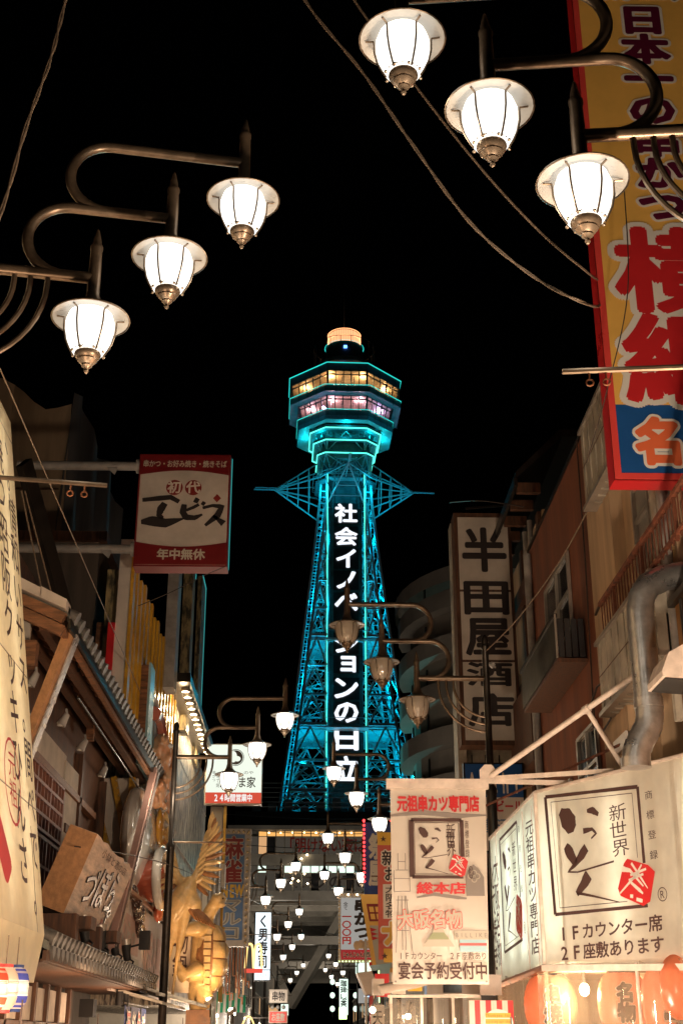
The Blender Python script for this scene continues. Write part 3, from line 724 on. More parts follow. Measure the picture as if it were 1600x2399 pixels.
for k, (x, y, z, m_, lab) in enumerate(((-3.0, 13.05, 2.06, 'paper_white', 'white and red beer lantern cut by the left edge of the picture'), (-3.0, 13.5, 2.08, 'paper_white', 'white and red striped beer lantern, middle one under the cream signboard'), (-3.0, 14.0, 2.1, 'paper_white', 'white and blue striped beer lantern farthest right under the cream signboard'))):
    l = thing('paper_lantern', lab, 'lantern', (x, y, z - .22))
    MB().lathe([(.07, -.2), (.115, -.15), (.135, -.06), (.135, .06), (.115, .15), (.07, .2)], (x, y, z), 20).build('paper_shade', m_, l)
    MB().lathe([(.075, .195), (.075, .225), (0, .225)], (x, y, z), 14).lathe([(.075, -.195), (.075, -.225), (0, -.225)], (x, y, z), 14).build('rim', 'red_ink' if k < 2 else 'noren_blue', l)
    c_ = 'lit_red' if k < 2 else 'paper_blue'
    if k == 1: c_ = 'paper_white'
    MB().lathe([(.09, -.185), (.124, -.13), (.1375, -.075)], (x, y, z), 20).build('lower_band', c_, l); MB().lathe([(.1375, .075), (.124, .13), (.09, .185)], (x, y, z), 20).build('upper_band', c_, l)
    for dz in (-.055, -.042, .045, .058): MB().lathe([(.1385, dz), (.1385, dz + .006)], (x, y, z), 20).build('stripe', 'red_ink' if k < 2 else 'blue_ink', l)
    text(Fr((x + .137, y - .06, z), (0, 1, 0)), 'Asahi', -.03, -.04, .12, .04, 'sign_blue', l, d=.003, off=.01)
    point('bulb', (x, y, z), (1, .8, .55), 2.6, .04, l)
    MB().tube([(x, y, z + .22), (x, y, z + .5)], .006, 5).build('cord', 'cable', l)

# traditional wooden house with tiled eaves
h = thing('wooden_house', 'traditional house with wooden eaves, tile ends along the edge and dark lattice windows', 'house', (-4.6, 22, 0))
def roofz(x): return 6.93 + (-3.32 - x) * .45
box('wall', 'dark_wood', (-7, 17.4, 3.2), (-4.42, 28, 8.4), h)
box('ground_wall', 'dark_wall', (-7, 16.9, 0), (-4.45, 28, 3.2), h)
MB().prism([(-3.36, 16.9, roofz(-3.36) + .06), (-7.2, 16.9, roofz(-7.2) + .06), (-7.2, 16.9, roofz(-7.2) + .2), (-3.36, 16.9, roofz(-3.36) + .2)], (0, 11.6, 0)).build('roof', 'tile_dark', h)
MB().prism([(-3.4, 16.95, roofz(-3.4)), (-7, 16.95, roofz(-7)), (-7, 16.95, roofz(-7) + .05), (-3.4, 16.95, roofz(-3.4) + .05)], (0, 11.5, 0)).build('soffit_boards', 'wood', h)
for k in range(26):
    y = 17.1 + k * .45
    bar('rafter', 'wood', (-3.38, y, roofz(-3.38) - .06), (-4.6, y, roofz(-4.6) - .06), .08, h, .1)
for x in (-3.7, -4.15): box('purlin', 'dark_wood', (x - .06, 17, roofz(x) - .28), (x + .06, 28.4, roofz(x) - .12), h)
box('eave_board', 'dark_iron', (-3.34, 16.85, 6.8), (-3.3, 28.5, 6.95), h)
box('gutter', 'wood', (-3.44, 16.9, 6.74), (-3.37, 28.45, 6.82), h)
MB().tube([(-3.62, 19.5, 6.52), (-3.62, 28.3, 6.52)], .02, 8).build('gutter_pipe', 'dark_iron', h)
tile0 = None
for k in range(31):
    y = 17.1 + k * .374
    if tile0 is None:
        tile0 = MB().tube([(-3.26, y, 7.02), (-3.9, y, 7.31)], .1, 12).build('roof_tile', 'tile_grey', h)
    else:
        dup(tile0, (0, k * .374, 0))
for k in range(30):
    y = 17.1 + k * .374
    if k == 0: pan0 = MB().prism([(-3.29, y + .08, 6.97), (-3.29, y + .3, 6.97), (-3.29, y + .3, 7.01), (-3.29, y + .08, 7.01)], (-.8, 0, .36)).build('pan_tile', 'tile_dark', h)
    else: dup(pan0, (0, k * .374, 0))
for k in range(9):   # verge tiles on the gable end
    x = -3.36 - k * .36
    MB().hexa([(x, 16.72, roofz(x) + .1), (x - .37, 16.72, roofz(x - .37) + .1), (x - .37, 17.05, roofz(x - .37) + .1), (x, 17.05, roofz(x) + .1), (x, 16.72, roofz(x) + .24), (x - .37, 16.72, roofz(x - .37) + .26), (x - .37, 17.05, roofz(x - .37) + .26), (x, 17.05, roofz(x) + .24)]).build('verge_tile', 'dull_white', h)
for dz, w_ in ((-.02, .1), (-.2, .08)):
    MB().beam((-3.4, 16.85, roofz(-3.4) + dz), (-7, 16.85, roofz(-7) + dz), .1, .15).build('barge_board', 'wood', h)
box('gable_plaster', 'plaster', (-7, 17.3, 6.7), (-3.95, 17.38, 7.25), h)
box('gable_beam', 'wood', (-7, 17.1, 6.35), (-3.8, 17.3, 6.72), h)
box('gable_beam', 'wood', (-7, 17.2, 6.0), (-4.1, 17.35, 6.3), h)
box('wall_plaster', 'plaster', (-4.42, 17.5, 5.78), (-4.36, 22.9, 6.3), h)
box('wall_plaster', 'plaster', (-4.42, 22.75, 3.6), (-4.33, 24.1, 6.2), h)
box('wall_beam', 'wood', (-4.4, 17.4, 5.68), (-4.28, 26, 5.8), h)
box('wall_beam', 'dark_wood', (-4.4, 23.0, 5.0), (-4.3, 24.1, 5.15), h)
box('corner_post', 'dark_wood', (-4.42, 24.1, 2.9), (-4.28, 24.3, 6.6), h)
for nm, y0, y1, z0, z1 in (('lattice_window', 19.2, 22.6, 4.72, 5.66), ('lattice_window', 19.2, 22.6, 3.75, 4.62)):
    wf = box(nm, 'window_grey', (-4.38, y0, z0), (-4.34, y1, z1), h)
    for k in range(13):
        y = y0 + (y1 - y0) * k / 12; thick = k % 4 == 0
        box('lattice_bar', 'lattice_red', (-4.34, y - (.05 if thick else .018), z0), (-4.29, y + (.05 if thick else .018), z1), wf)
    for k in range(5 if z0 > 4 else 3):
        z = z0 + (z1 - z0) * k / (4 if z0 > 4 else 2); box('lattice_rail', 'lattice_red', (-4.34, y0, z - .025), (-4.285, y1, z + .025), wf)
box('window_shelf', 'dark_wood', (-4.42, 19, 3.55), (-4.1, 22.9, 3.68), h)
for k in range(5): box('wall_board', 'dark_wood', (-5 + k * .15, 26.9 + .01 * (k % 2), 2.9), (-4.86 + k * .15, 27, 6.6), h)
for (y, x) in ((17.21, -3.8), (19.6, -3.8), (21.4, -3.8), (23.7, -3.8)):
    s = MB().tube([(x, y, 6.36), (x + .02, y, 6.25)], .02, 6).tube([(x + .02, y, 6.28), (x - .06, y - .02, 6.1)], [.045, .075], 10).build('downlight', 'grey_pipe', h)
    MB().ell((x - .065, y - .02, 6.1), (.06, .06, .02), 8, 4).build('downlight_glass', 'china', s)
for nm, (a, b_), w_ in (('brace', ((-3.38, 17.25, 6.85), (-4.2, 17.5, 4.3)), .3), ('brace', ((-3.3, 27.1, 6.85), (-3.5, 23.9, 3.15)), .24)):
    a = Vector(a); b_ = Vector(b_)
    br = MB().beam(a, b_, .12, w_, up=(0, 1, 0)).build('brace', 'orange_wood' if w_ > .28 else 'poster_pink', h)
    nrm = Vector((1, 0, -.32)).normalized()
    MB().hexa([p for p in [a + Vector((.075, -.0, 0)), a + Vector((.075, w_ * .8, 0)), b_ + Vector((.075, w_ * .8, 0)), b_ + Vector((.075, 0, 0)), a + Vector((.095, -.0, 0)), a + Vector((.095, w_ * .8, 0)), b_ + Vector((.095, w_ * .8, 0)), b_ + Vector((.095, 0, 0))]]).build('metal_face', 'silver_board', br)
    d_ = (a - b_).normalized()
    fb = Fr(b_ + Vector((.1, 0, 0)), (0, 1, 0), d_)
    if w_ > .28: text(fb, 'お正月', .02, .55, .22, 1.9, 'white_ink', br, vert=True, d=.01)

# lower tiled canopy of the house
lr = thing('tiled_canopy', 'low grey tiled canopy with round tile ends under the carved wooden board', 'canopy', (-3.8, 22.4, 2.6))
MB().prism([(-3.16, 16.4, 2.72), (-4.5, 16.4, 3.32), (-4.5, 16.4, 3.22), (-3.16, 16.4, 2.62)], (0, 11.6, 0)).build('roof_slope', 'tile_dark', lr)
for k in range(37):
    y = 16.5 + k * .315
    if k == 0:
        a0 = MB().tube([(-3.12, y, 2.76), (-4.5, y, 3.38)], .075, 10).build('cover_tile', 'tile_grey', lr)
        b0 = MB().tube([(-3.1, y, 2.75), (-3.15, y, 2.77)], .09, 12).build('tile_end', 'tile_grey', lr)
        c0 = MB().prism([(-3.13, y + .06, 2.6), (-3.13, y + .157, 2.52), (-3.13, y + .255, 2.6), (-3.13, y + .255, 2.68), (-3.13, y + .06, 2.68)], (-.04, 0, 0)).build('pan_tile', 'tile_grey', lr)
    else: dup(a0, (0, k * .315, 0)); dup(b0, (0, k * .315, 0)); dup(c0, (0, k * .315, 0))
box('fascia', 'dark_wood', (-3.22, 16.4, 2.5), (-3.17, 28, 2.62), lr)
box('soffit', 'dark_wood', (-4.5, 16.4, 2.48), (-3.22, 28, 2.52), lr)
for y in (19.3, 21.6): box('sign_support', 'dark_wood', (-3.95, y, 2.9), (-3.35, y + .25, 3.3), lr)
for k, (y, d_) in enumerate(((20.6, 'nearest'), (22.3, 'second'), (23.9, 'third'), (25.5, 'farthest'))):
    s = thing('floodlight', d_ + ' of the black floodlights standing on the low tiled canopy', 'spotlight', (-3.35, y, 2.86), 'black floodlights on the tiled canopy')
    MB().tube([(-3.35, y, 2.86), (-3.3, y, 2.98), (-3.4, y + .1, 3.04)], .018, 6).build('bracket', 'black', s)
    MB().tube([(-3.42, y + .1, 3.0), (-3.45, y + .1, 3.12), (-3.47, y + .1, 3.3)], [.07, .075, .1], 12).build('housing', 'black', s)
    MB().tube([(-3.47, y + .1, 3.28), (-3.485, y + .1, 3.38)], [.1, .115], 14).build('reflector_rim', 'alu', s)
s = thing('floodlight', 'small square black floodlight fixed behind the row on the tiled canopy', 'spotlight', (-3.5, 26.4, 3.2), 'black floodlights on the tiled canopy')
box('housing', 'black', (-3.32, 26.3, 3.25), (-3.12, 26.5, 3.6), s); MB().tube([(-3.5, 26.4, 3.3), (-3.3, 26.4, 3.35)], .02, 6).build('bracket', 'black', s)
for k in range(2):
    s = thing('floodlight', ('left' if k == 0 else 'right') + ' one of two black spotlights hanging under the tiled canopy', 'spotlight', (-3.5, 25 + k * .8, 2.4))
    MB().tube([(-3.5, 25 + k * .8, 2.48), (-3.5, 25 + k * .8, 2.4)], .02, 6).tube([(-3.45, 25 + k * .8, 2.44), (-3.45, 25 + k * .8, 2.2)], .07, 10).build('housing', 'black', s)
# carved board
cb = thing('carved_wooden_board', 'thick pale wooden board with carved silver brush writing leaning out over the tiled canopy', 'sign', (-3.6, 21.6, 3.3))
f = Fr((-3.55, 19.35, 3.3), (0, 1, 0), (.4, 0, 1.1))
b = MB(); pts = []
for k in range(13): pts.append(f.p(k / 12 * 4.2, -.04 * (k % 3) + .02, 0))
for k in range(13): pts.append(f.p(4.2 - k / 12 * 4.2, 1.19 + random.uniform(-.03, .03), 0))
b.prism(pts, f.n * -.42).build('board', 'light_wood', cb)
MB().hexa([f.p(-.012, 0, -.43), f.p(-.012, 0, 0), f.p(-.012, 1.19, 0), f.p(-.012, 1.19, -.43), f.p(.0, 0, -.43), f.p(.0, 0, 0), f.p(.0, 1.19, 0), f.p(.0, 1.19, -.43)]).build('end_grain', 'orange_wood', cb)
for ch, x, y, wd, hh in (('づ', .9, .52, 1.0, .62), ('ぼ', 1.9, .6, 1.0, .7), ('ら', 2.9, .64, .9, .75), ('や', 3.3, .3, .5, .35)):
    cells(f, ch, x - wd / 2 + .1, y - hh / 2, x + wd / 2 + .1, y + hh / 2, .01, .03).build('carved_character', 'ink', cb)
    cells(f, ch, x - wd / 2 + .14, y - hh / 2 + .01, x + wd / 2 + .14, y + hh / 2 + .01, .016, .008).build('carved_character', 'silver_board', cb)
text(f, '小鉢と酒の店', .9, .98, 3.6, 1.12, 'ink_brown', cb, off=.0)
f.panel('seal', 'red_brown_ink', 3.1, .06, 3.28, .2, cb, d=.008)
for y in (19.7, 22.4): box('support_beam', 'dark_wood', (-3.6, y, 3.12), (-3.2, y + .5, 3.3), cb)
# shop front under the canopy
sf = thing('shop', 'dim shop front with white panels in dark frames under the tiled canopy', 'shop front', (-4.3, 21, 0))
for k in range(7):
    y = 17.2 + k * 1.02
    box('wall_panel', 'plaster', (-4.3, y, 1.9), (-4.26, y + .85, 2.38), sf); box('frame_post', 'dark_wood', (-4.3, y + .86, 1.2), (-4.2, y + 1.0, 2.45), sf)
box('frame_rail', 'dark_wood', (-4.3, 17, 1.78), (-4.2, 24.4, 1.88), sf)
for k in range(7): box('wall_panel', 'mid_wall', (-4.3, 17.2 + k * 1.02, .9), (-4.26, 18.05 + k * 1.02, 1.76), sf)
MB().box((-4.1, 24.6, 2.0), (-3.85, 25.0, 2.3)).build('speaker', 'black', sf)
nb = thing('blue_curtain', 'blue shop curtain with white and red writing at the bottom left', 'curtain', (-3.5, 27, 2))
f = Fr((-3.42, 25.6, 1.2), (0, 1, 0))
for k in range(4):
    f.panel('cloth_panel', 'noren_blue', k * .8, 0, k * .8 + .76, 1.02, nb, d=.02 * (k % 2))
    text(f, '酒鮨魚味'[k], k * .8 + .12, .25, k * .8 + .65, .95, 'red_ink' if k % 2 == 0 else 'white_ink', nb, d=.03, out='white_ink' if k % 2 == 0 else None, oo=.05)
MB().tube([f.p(-.2, 1.06), f.p(3.6, 1.06)], .02, 6).build('rod', 'dark_iron', nb)
aw = thing('lean_to_roof', 'pale sheet lean-to roof above the blue curtain, running to the bird statue', 'roof', (-3.3, 28, 2.3))
MB().prism([(-3.7, 25.5, 2.5), (-2.75, 25.8, 2.24), (-2.75, 30.5, 2.24), (-3.7, 30.5, 2.5)], (0, 0, .05)).build('sheet', 'corrugated', aw)
for k in range(22): bar('edge_bracket', 'dark_iron', (-3.2, 26 + k * .2, 2.46), (-3.2, 26 + k * .2, 2.54), .04, aw)
MB().beam((-3.25, 25.8, 2.56), (-2.4, 31.5, 2.36), .06, .05).beam((-2.9, 26.2, 2.44), (-2.2, 31.5, 2.3), .06).build('rail', 'alu', aw)

# dark sheeted building and the neighbour behind the eaves
tb = thing('sheeted_building', 'dim brown building wrapped in creased construction sheeting at the upper left', 'building', (-8, 30, 0))
b = MB(); nx, nz = 24, 16
vs = []; 
for i in range(nx + 1):
    for j in range(nz + 1):
        x = -13 + i * (13 - 5.92) / nx; z = j * 16.0 / nz
        top = .35 * math.sin(x * 1.3) - .25 * math.cos(x * 2.9) if j == nz else 0
        vs.append((x, 28 + .16 * math.sin(x * 3.1 + .5 * math.sin(z)) + .07 * math.sin(x * 7 + z), z + top + .3))
b.add(vs, [(i * (nz + 1) + j, (i + 1) * (nz + 1) + j, (i + 1) * (nz + 1) + j + 1, i * (nz + 1) + j + 1) for i in range(nx) for j in range(nz)]); b.sm = True
b.build('sheeting_front', 'tarp', tb)
b = MB(); vs = []
for i in range(15):
    for j in range(nz + 1):
        y = 28 + i * .62; z = j * 16.0 / nz
        vs.append((-5.92 + .14 * math.sin(y * 2.7 + z * .4) + .12 * (i / 14), y, z + .25 * math.cos(y * 1.7) * (j == nz) + (.5 if j == nz else 0)))
b.add(vs, [(i * (nz + 1) + j, (i + 1) * (nz + 1) + j, (i + 1) * (nz + 1) + j + 1, i * (nz + 1) + j + 1) for i in range(14) for j in range(nz)]); b.sm = True
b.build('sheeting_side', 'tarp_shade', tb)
box('building_mass', 'dark_wall', (-13, 28.4, 0), (-6.2, 36.5, 15.4), tb)
for z in (7.3, 10.4, 13.6): box('tie_line', 'dark_wood', (-13, 27.78, z), (-6, 27.82, z + .03), tb)
cbx = thing('wall_boxes', 'two stacked pale metal boxes on the dark wall under the maroon sign', 'utility box', (-4.35, 26, 10.2))
for z in (10.2, 10.56): box('box', 'corrugated', (-4.52, 25.9, z), (-4.2, 26.1, z + .33), cbx)
dk = thing('dark_building', 'dark building side behind the wooden house, lit only at its edges', 'building', (-5, 25, 0))
box('wall', 'dark_wall', (-9, 24.2, 7.9), (-4.3, 27.9, 10.9), dk); box('parapet', 'dark_wood', (-9, 24.1, 10.9), (-4.15, 28, 11.1), dk)
MB().beam((-4.4, 24, 8.0), (-3.7, 24, 9.1), .12, .3).build('slanted_board', 'silver_board', dk)
MB().beam((-4.15, 23.9, 6.8), (-4.1, 23.9, 9.1), .14).build('post', 'wood', dk)
tr = thing('old_dark_sign', 'black tilted sign edge with small lamps behind the cream signboard', 'sign frame', (-5.0, 17.5, 7))
MB().beam((-4.28, 17.3, 9.5), (-3.62, 19.5, 7.0), .1, .35).build('edge_frame', 'dark_iron', tr)
for a, c in (((-4.2, 17.2, 9.0), (-3.7, 18.5, 7.1)), ((-4.25, 17.2, 9.0), (-3.9, 18.5, 7.2))): MB().tube([a, c], .012, 5).build('stay_wire', 'cable', tr)

# maroon and beige projecting sign
eb = thing('projecting_sign', 'unlit beige and maroon square sign with bold black writing hanging over the left roofs', 'sign', (-2.43, 22, 9.6))
box('casing', 'maroon', (-3.28, 22.02, 9.6), (-1.57, 22.4, 11.85), eb)
f = front(-3.28, 22.02, 9.6)
f.panel('face', 'aged_acrylic', .03, .03, 1.68, 2.22, eb, d=.012)
b = MB(); b.add([f.p(.03, 2.22, .02), f.p(1.68, 2.22, .02)] + [f.p(1.68 - 1.65 * k / 12, 1.82 + .09 * math.sin(math.pi * k / 12), .02) for k in range(13)], [tuple(range(15))]).build('top_band', 'maroon', eb)
MB().add([f.p(.03, .03, .02), f.p(1.68, .03, .02)] + [f.p(1.68 - 1.65 * k / 12, .47 - .09 * math.sin(math.pi * k / 12), .02) for k in range(13)], [tuple(range(15))]).build('bottom_band', 'maroon', eb)
text(f, '串かつ・お好み焼き・焼きそば', .07, 1.97, 1.64, 2.12, 'pale_ink', eb, d=.03, off=.02)
text(f, '年中無休', .42, .12, 1.3, .34, 'pale_ink', eb, d=.03, off=.03)
for x, ch in ((.68, '初'), (1.03, '代')):
    disc(f, x, 1.56, .155, .022, 'red_brown_ink', eb, 'roundel'); text(f, ch, x - .13, 1.44, x + .13, 1.69, 'sign_white', eb, d=.028, off=.03)
for S in ([(.1, 1.3, .04), (.35, 1.33, .05), (.62, 1.36, .05), (.78, 1.27, .04)], [(.52, 1.24, .06), (.45, 1.12, .07), (.42, 1.0, .05), (.5, .94, .03)], [(.1, .86, .04), (.3, .88, .1), (.55, .84, .09), (.9, .94, .01)],
          [(.88, 1.22, .05), (.86, 1.06, .06), (.92, .96, .06), (1.08, .95, .05), (1.22, 1.02, .02)], [(.92, 1.1, .03), (1.05, 1.16, .03), (1.15, 1.22, .03)], [(1.06, 1.32, .05), (1.14, 1.28, .05)], [(1.2, 1.26, .04), (1.26, 1.22, .04)],
          [(1.22, 1.15, .03), (1.4, 1.2, .03), (1.58, 1.18, .05), (1.5, 1.0, .06), (1.28, .8, .03)], [(1.42, 1.0, .02), (1.52, .92, .04), (1.62, .84, .07)]):
    stroke(f, S, .026, 'ink', eb)
disc(f, 1.48, 1.35, .075, .024, 'red_brown_ink', eb, 'seal', ry=.085, n=4)
MB().tube([(-1.555, 22.2, 9.6), (-1.555, 22.2, 11.85)], .008, 5).build('painted_rim_strip', 'painted_teal_rim', eb)  # painted rim light: a thin glowing strip, no lamp on this edge
for z in (10.0, 11.68):
    MB().tube([(-5.6, 22.2, z), (-3.28, 22.2, z)], .085, 12).build('mounting_arm', 'grey_pipe', eb)
    MB().tube([(-3.36, 22.2, z), (-3.28, 22.2, z)], .14, 12).build('flange', 'grey_pipe', eb)
    MB().prism([(-3.9, 22.1, z - .08), (-3.75, 22.1, z - .22), (-3.7, 22.1, z - .08)], (0, .02, 0)).build('gusset', 'grey_pipe', eb)

# yellow slatted bulb sign
ys = thing('bulb_sign_wall', 'tall stepped yellow slatted sign covered with rows of small unlit bulbs', 'sign', (-3.6, 28, 6))
box('backing', 'gold_mottled', (-4.0, 23.6, 7.25), (-3.72, 28.4, 10.1), ys); box('backing', 'gold_mottled', (-4.0, 28.4, 6.2), (-3.72, 32.7, 10.1), ys)
bulb0 = None
slats = []
for k in range(15):
    y = 23.7 + k * .62; top = 10.35 + (.15 if k % 2 else 0)
    m_ = 'yellow_slat'
    if k == 0: s0 = box('yellow_slat', m_, (-3.72, y, 7.25), (-3.5, y + .22, top), ys)
    else:
        o = dup(s0, (0, .62 * k, .12 * (k % 2)))
n = 0
for k in range(15):
    for j in range(13):
        y = 23.7 + k * .62 + .42; z = 10.2 - j * .235
        if bulb0 is None: bulb0 = MB().ell((-3.62, y, z), (.06, .05, .05), 6, 4).build('bulb', 'bulb_off', ys)
        else: dup(bulb0, (0, .62 * k, -j * .235))
wp = thing('bulb_letter_sign', 'white panel sign with yellow bulb channels and a red corner behind the wooden house', 'sign', (-3.8, 25, 5))
box('white_panel', 'sign_white', (-3.72, 23.25, 7.3), (-3.48, 23.4, 10.6), wp); box('yellow_edge', 'yellow_slat', (-3.48, 23.2, 7.3), (-3.42, 23.5, 10.3), wp)
box('red_corner', 'sign_red', (-3.85, 23.2, 7.3), (-3.72, 23.3, 8.9), wp)
box('lower_panel', 'sign_white', (-4.45, 27.6, 2.9), (-3.7, 27.75, 6.8), wp); box('lower_red', 'sign_red', (-4.46, 27.54, 4.4), (-4.38, 27.6, 6.1), wp)
MB().prism([(-4.38, 27.56, 4.4), (-4.0, 27.56, 4.4), (-4.38, 27.56, 6.0)], (0, .04, 0)).build('pink_field', 'sign_pinkred', wp)
for a, c in (((-4.2, 27.5, 6.8), (-3.86, 27.5, 5.4)), ((-4.42, 27.5, 5.9), (-3.92, 27.5, 4.4)), ((-3.8, 27.5, 6.8), (-3.84, 27.5, 4.6))):
    ch_ = MB().beam(a, c, .12, .14, up=(0, 1, 0)).build('yellow_channel', 'yellow_slat', wp)
    for k in range(9):
        p = Vector(a) + (Vector(c) - Vector(a)) * (k + .5) / 9; MB().ell((p.x + .05, 27.42, p.z), (.03, .03, .03), 6, 4).build('bulb', 'bulb_off', ch_)
pl = thing('hoarding', 'brown panel with a pale blue edge rising between the eaves and the blue arch', 'panel', (-3.6, 26, 7))
box('panel', 'wood', (-3.75, 25.6, 7.1), (-3.35, 25.8, 8.75), pl); box('blue_edge', 'sky_blue', (-3.35, 25.6, 7.1), (-3.3, 26.3, 8.8), pl)

# three tall dark fins
for k, (x0, x1, y, z1, lab) in enumerate(((-3.52, -3.26, 29.5, 14.2, 'leftmost tall weathered fin rising behind the maroon sign'), (-3.62, -3.36, 34, 15.0, 'middle tall weathered fin between its two neighbours'), (-3.6, -3.46, 38, 15.1, 'rightmost tall weathered fin, edged with teal light'))):
    fi = thing('vertical_fin', lab, 'facade fin', (x0, y, 9), 'tall weathered fins above the left roofs')
    box('slab', 'gold_mottled' if k else 'grey_pipe', (x0, y, 9.3), (x1, y + (.7 if k < 2 else 1.3), z1), fi)
    if k: box('painted_edge_light', 'painted_teal_rim', (x1, y + (.68 if k < 2 else 1.28), 9.6 if k == 2 else z1 - 1.2), (x1 + .02, y + (.7 if k < 2 else 1.3), z1), fi)  # teal rim light put in as glowing strips along the fin edges
    if k == 2: MB().beam((x1 + .01, y, z1 + .01), (x1 + .01, y + 1.3, z1 + .01), .03).build('painted_edge_light', 'painted_teal_rim', fi)

# mottled stone wall with the lit bulb canopy
ms = thing('stone_clad_building', 'narrow building clad in streaky grey stone, its top washed by a row of canopy bulbs', 'building', (-4, 38, 0))
box('stone_wall', 'mottled', (-6, 32.9, 2.4), (-3.55, 43.9, 9.75), ms); box('canopy', 'dark_iron', (-4, 30.6, 9.72), (-2.98, 39, 9.95), ms)
box('upper_return', 'mottled', (-3.75, 30.9, 8.0), (-3.6, 32.9, 9.72), ms)
for k in range(13):
    y = 31.2 + k * .6
    fx = MB().lathe([(.1, .02), (.12, -.05), (.1, -.1)], (-3.14, y, 9.72), 14).build('downlight', 'alu', ms)
    MB().lathe([(0, -.085), (.09, -.09), (0, -.1)], (-3.14, y, 9.72), 12).build('bulb_face', 'warm_bulb', fx)
    if k % 2 == 0: point('downlight_lamp', (-3.2, y, 9.5), (1, .72, .4), 26, .08, ms)
for k in range(3): box('cornice_line', 'alu', (-3.55, 32.9, 8.6 - k * 2.2), (-3.53, 43.9, 8.62 - k * 2.2), ms)
# giant food models on the wall
def FX(x, y, z): return Fr((x, y, z), (0, 1, 0))
eg = thing('giant_egg_model', 'giant glossy white egg with an orange yolk fixed to the left wall', 'food model', (-3.5, 27.6, 5.4))
b = MB(); b.ell((-3.68, 29.2, 5.6), (.3, 2.9, 1.1), 28, 14)
b.v = [(x, 29.2 + math.copysign(abs((y - 29.2) / 2.9) ** .5, y - 29.2) * 2.9, z) for x, y, z in b.v]; b.build('egg_white', 'egg_white', eg)
MB().ell((-3.36, 29.3, 5.98), (.1, .7, .46), 20, 10).build('yolk', 'yolk', eg)
point('wall_spotlight', (-2.75, 26.3, 6.3), (1, .82, .62), 42, .06, eg)
bw = thing('giant_bowl_model', 'giant oval red and white bowl tipped towards the street beside the egg', 'food model', (-3.4, 28.8, 4.8))
def oval(x, y, z, ry, rz, r, n=32): return [(x, y + ry * math.cos(2 * math.pi * k / n), z + rz * math.sin(2 * math.pi * k / n)) for k in range(n + 1)]
MB().tube(oval(-3.2, 28.6, 4.85, 1.05, .58, .1), .1, 10).build('rim', 'china', bw)
vs = oval(-3.22, 28.6, 4.85, 1.0, .53, 0)[:-1]; v2 = oval(-3.6, 28.3, 4.75, .7, .4, 0)[:-1]
MB().add(vs + v2, [(i, (i + 1) % 32, 32 + (i + 1) % 32, 32 + i) for i in range(32)]).build('bowl_side', 'china_red', bw, smooth=True)
MB().add(oval(-3.3, 28.6, 4.85, .98, .5, 0)[:-1], [tuple(range(32))]).build('contents', 'poster_pink', bw)
MB().ell((-3.3, 29.2, 4.2), (.12, .3, .22), 12, 8).build('handle', 'china_red', bw)
br = thing('giant_fried_piece', 'glossy dark brown sauced food model below the giant egg', 'food model', (-3.5, 26.9, 4.2))
b = MB()
for k in range(9): b.ell((-3.5 + random.uniform(-.05, .05), 26.5 + .16 * k, 4.35 - .075 * k + random.uniform(-.06, .06)), (.14, .22, .17), 10, 7)
remesh(b.build('sauced_piece', 'sauce_brown', br), .04, 1)
ar = thing('blue_arch_sign', 'rounded pale blue arch board with a red edge behind the giant shrimp', 'sign', (-3.5, 28, 7))
pts = [(-3.5, 26.5 + 1.7 * (1 - math.cos(math.pi * k / 16)) * .9, 7.7 + .9 * math.sin(math.pi * k / 16)) for k in range(17)]
MB().prism([(-3.5, 26.5, 6.9)] + pts + [(-3.5, 29.56, 6.9)], (-.12, 0, 0)).build('board', 'sky_blue', ar)
MB().tube(pts, .07, 8).build('rim', 'dull_white', ar)
MB().tube([(p[0] + .03, 28 + (p[1] - 28) * .8 + .25, 7.6 + (p[2] - 7.7) * .8) for p in pts[6:]] + [(-3.46, 29.6, 6.9)], .16, 8).build('red_edge', 'china_red', ar)
for k, (y, z, l_, lab) in enumerate(((28.4, 7.95, 1.25, 'giant fried shrimp model standing upright in front of the blue arch'), (29.9, 8.0, 1.7, 'second giant shrimp model, lower and nearer the black pole'), (28.0, 6.85, .6, 'short pale shrimp model at the foot of the other two'))):
    s = thing('giant_shrimp_model', lab, 'food model', (-3.3, y, z - l_))
    b = MB().tube([(-3.35, y + .12 * math.sin(q * 3), z - l_ * q) for q in [i / 12 for i in range(13)]], [.06, .17, .2, .22, .23, .22, .22, .2, .2, .17, .15, .12, .05], 12, sq=(1, 1))
    for j in range(26): b.ell((-3.35 + random.uniform(-.16, .2), y + random.uniform(-.2, .2), z - l_ * random.uniform(.1, .95)), (.06, .07, .09), 7, 5)
    remesh(b.build('body', 'shrimp', s), .035, 1)
cl = thing('clam_shell_pile', 'pile of pale giant clam shells between the egg and the black lamp pole', 'food model', (-3.4, 30, 5.5))
for k in range(26):
    y = 29.2 + (k % 4) * .6 + random.uniform(-.15, .15); z = 7.0 - (k // 4) * .28 + random.uniform(-.1, .1); a = random.uniform(0, 6.28)
    b = MB(); n = 12; c = Vector((-3.32 + random.uniform(-.1, .12), y, z)); r = random.uniform(.22, .32)
    vs = [c + Vector((.1, 0, 0))]
    for j in range(n): t = 2 * math.pi * j / n; vs.append(c + Vector((-.06 + .03 * (j % 2), r * math.cos(t) * 1.1, r * math.sin(t) * .8)))
    b.add(vs, [(0, 1 + j, 1 + (j + 1) % n) for j in range(n)]); b.sm = True
    o = b.build('clam_shell', 'clam', cl); 
bb = thing('faded_billboard', 'faded pink and white billboard on the wall under the giant food models', 'billboard', (-3.6, 28.5, 2.5))
f = Fr((-3.55, 24.6, 2.45), (0, 1, 0))
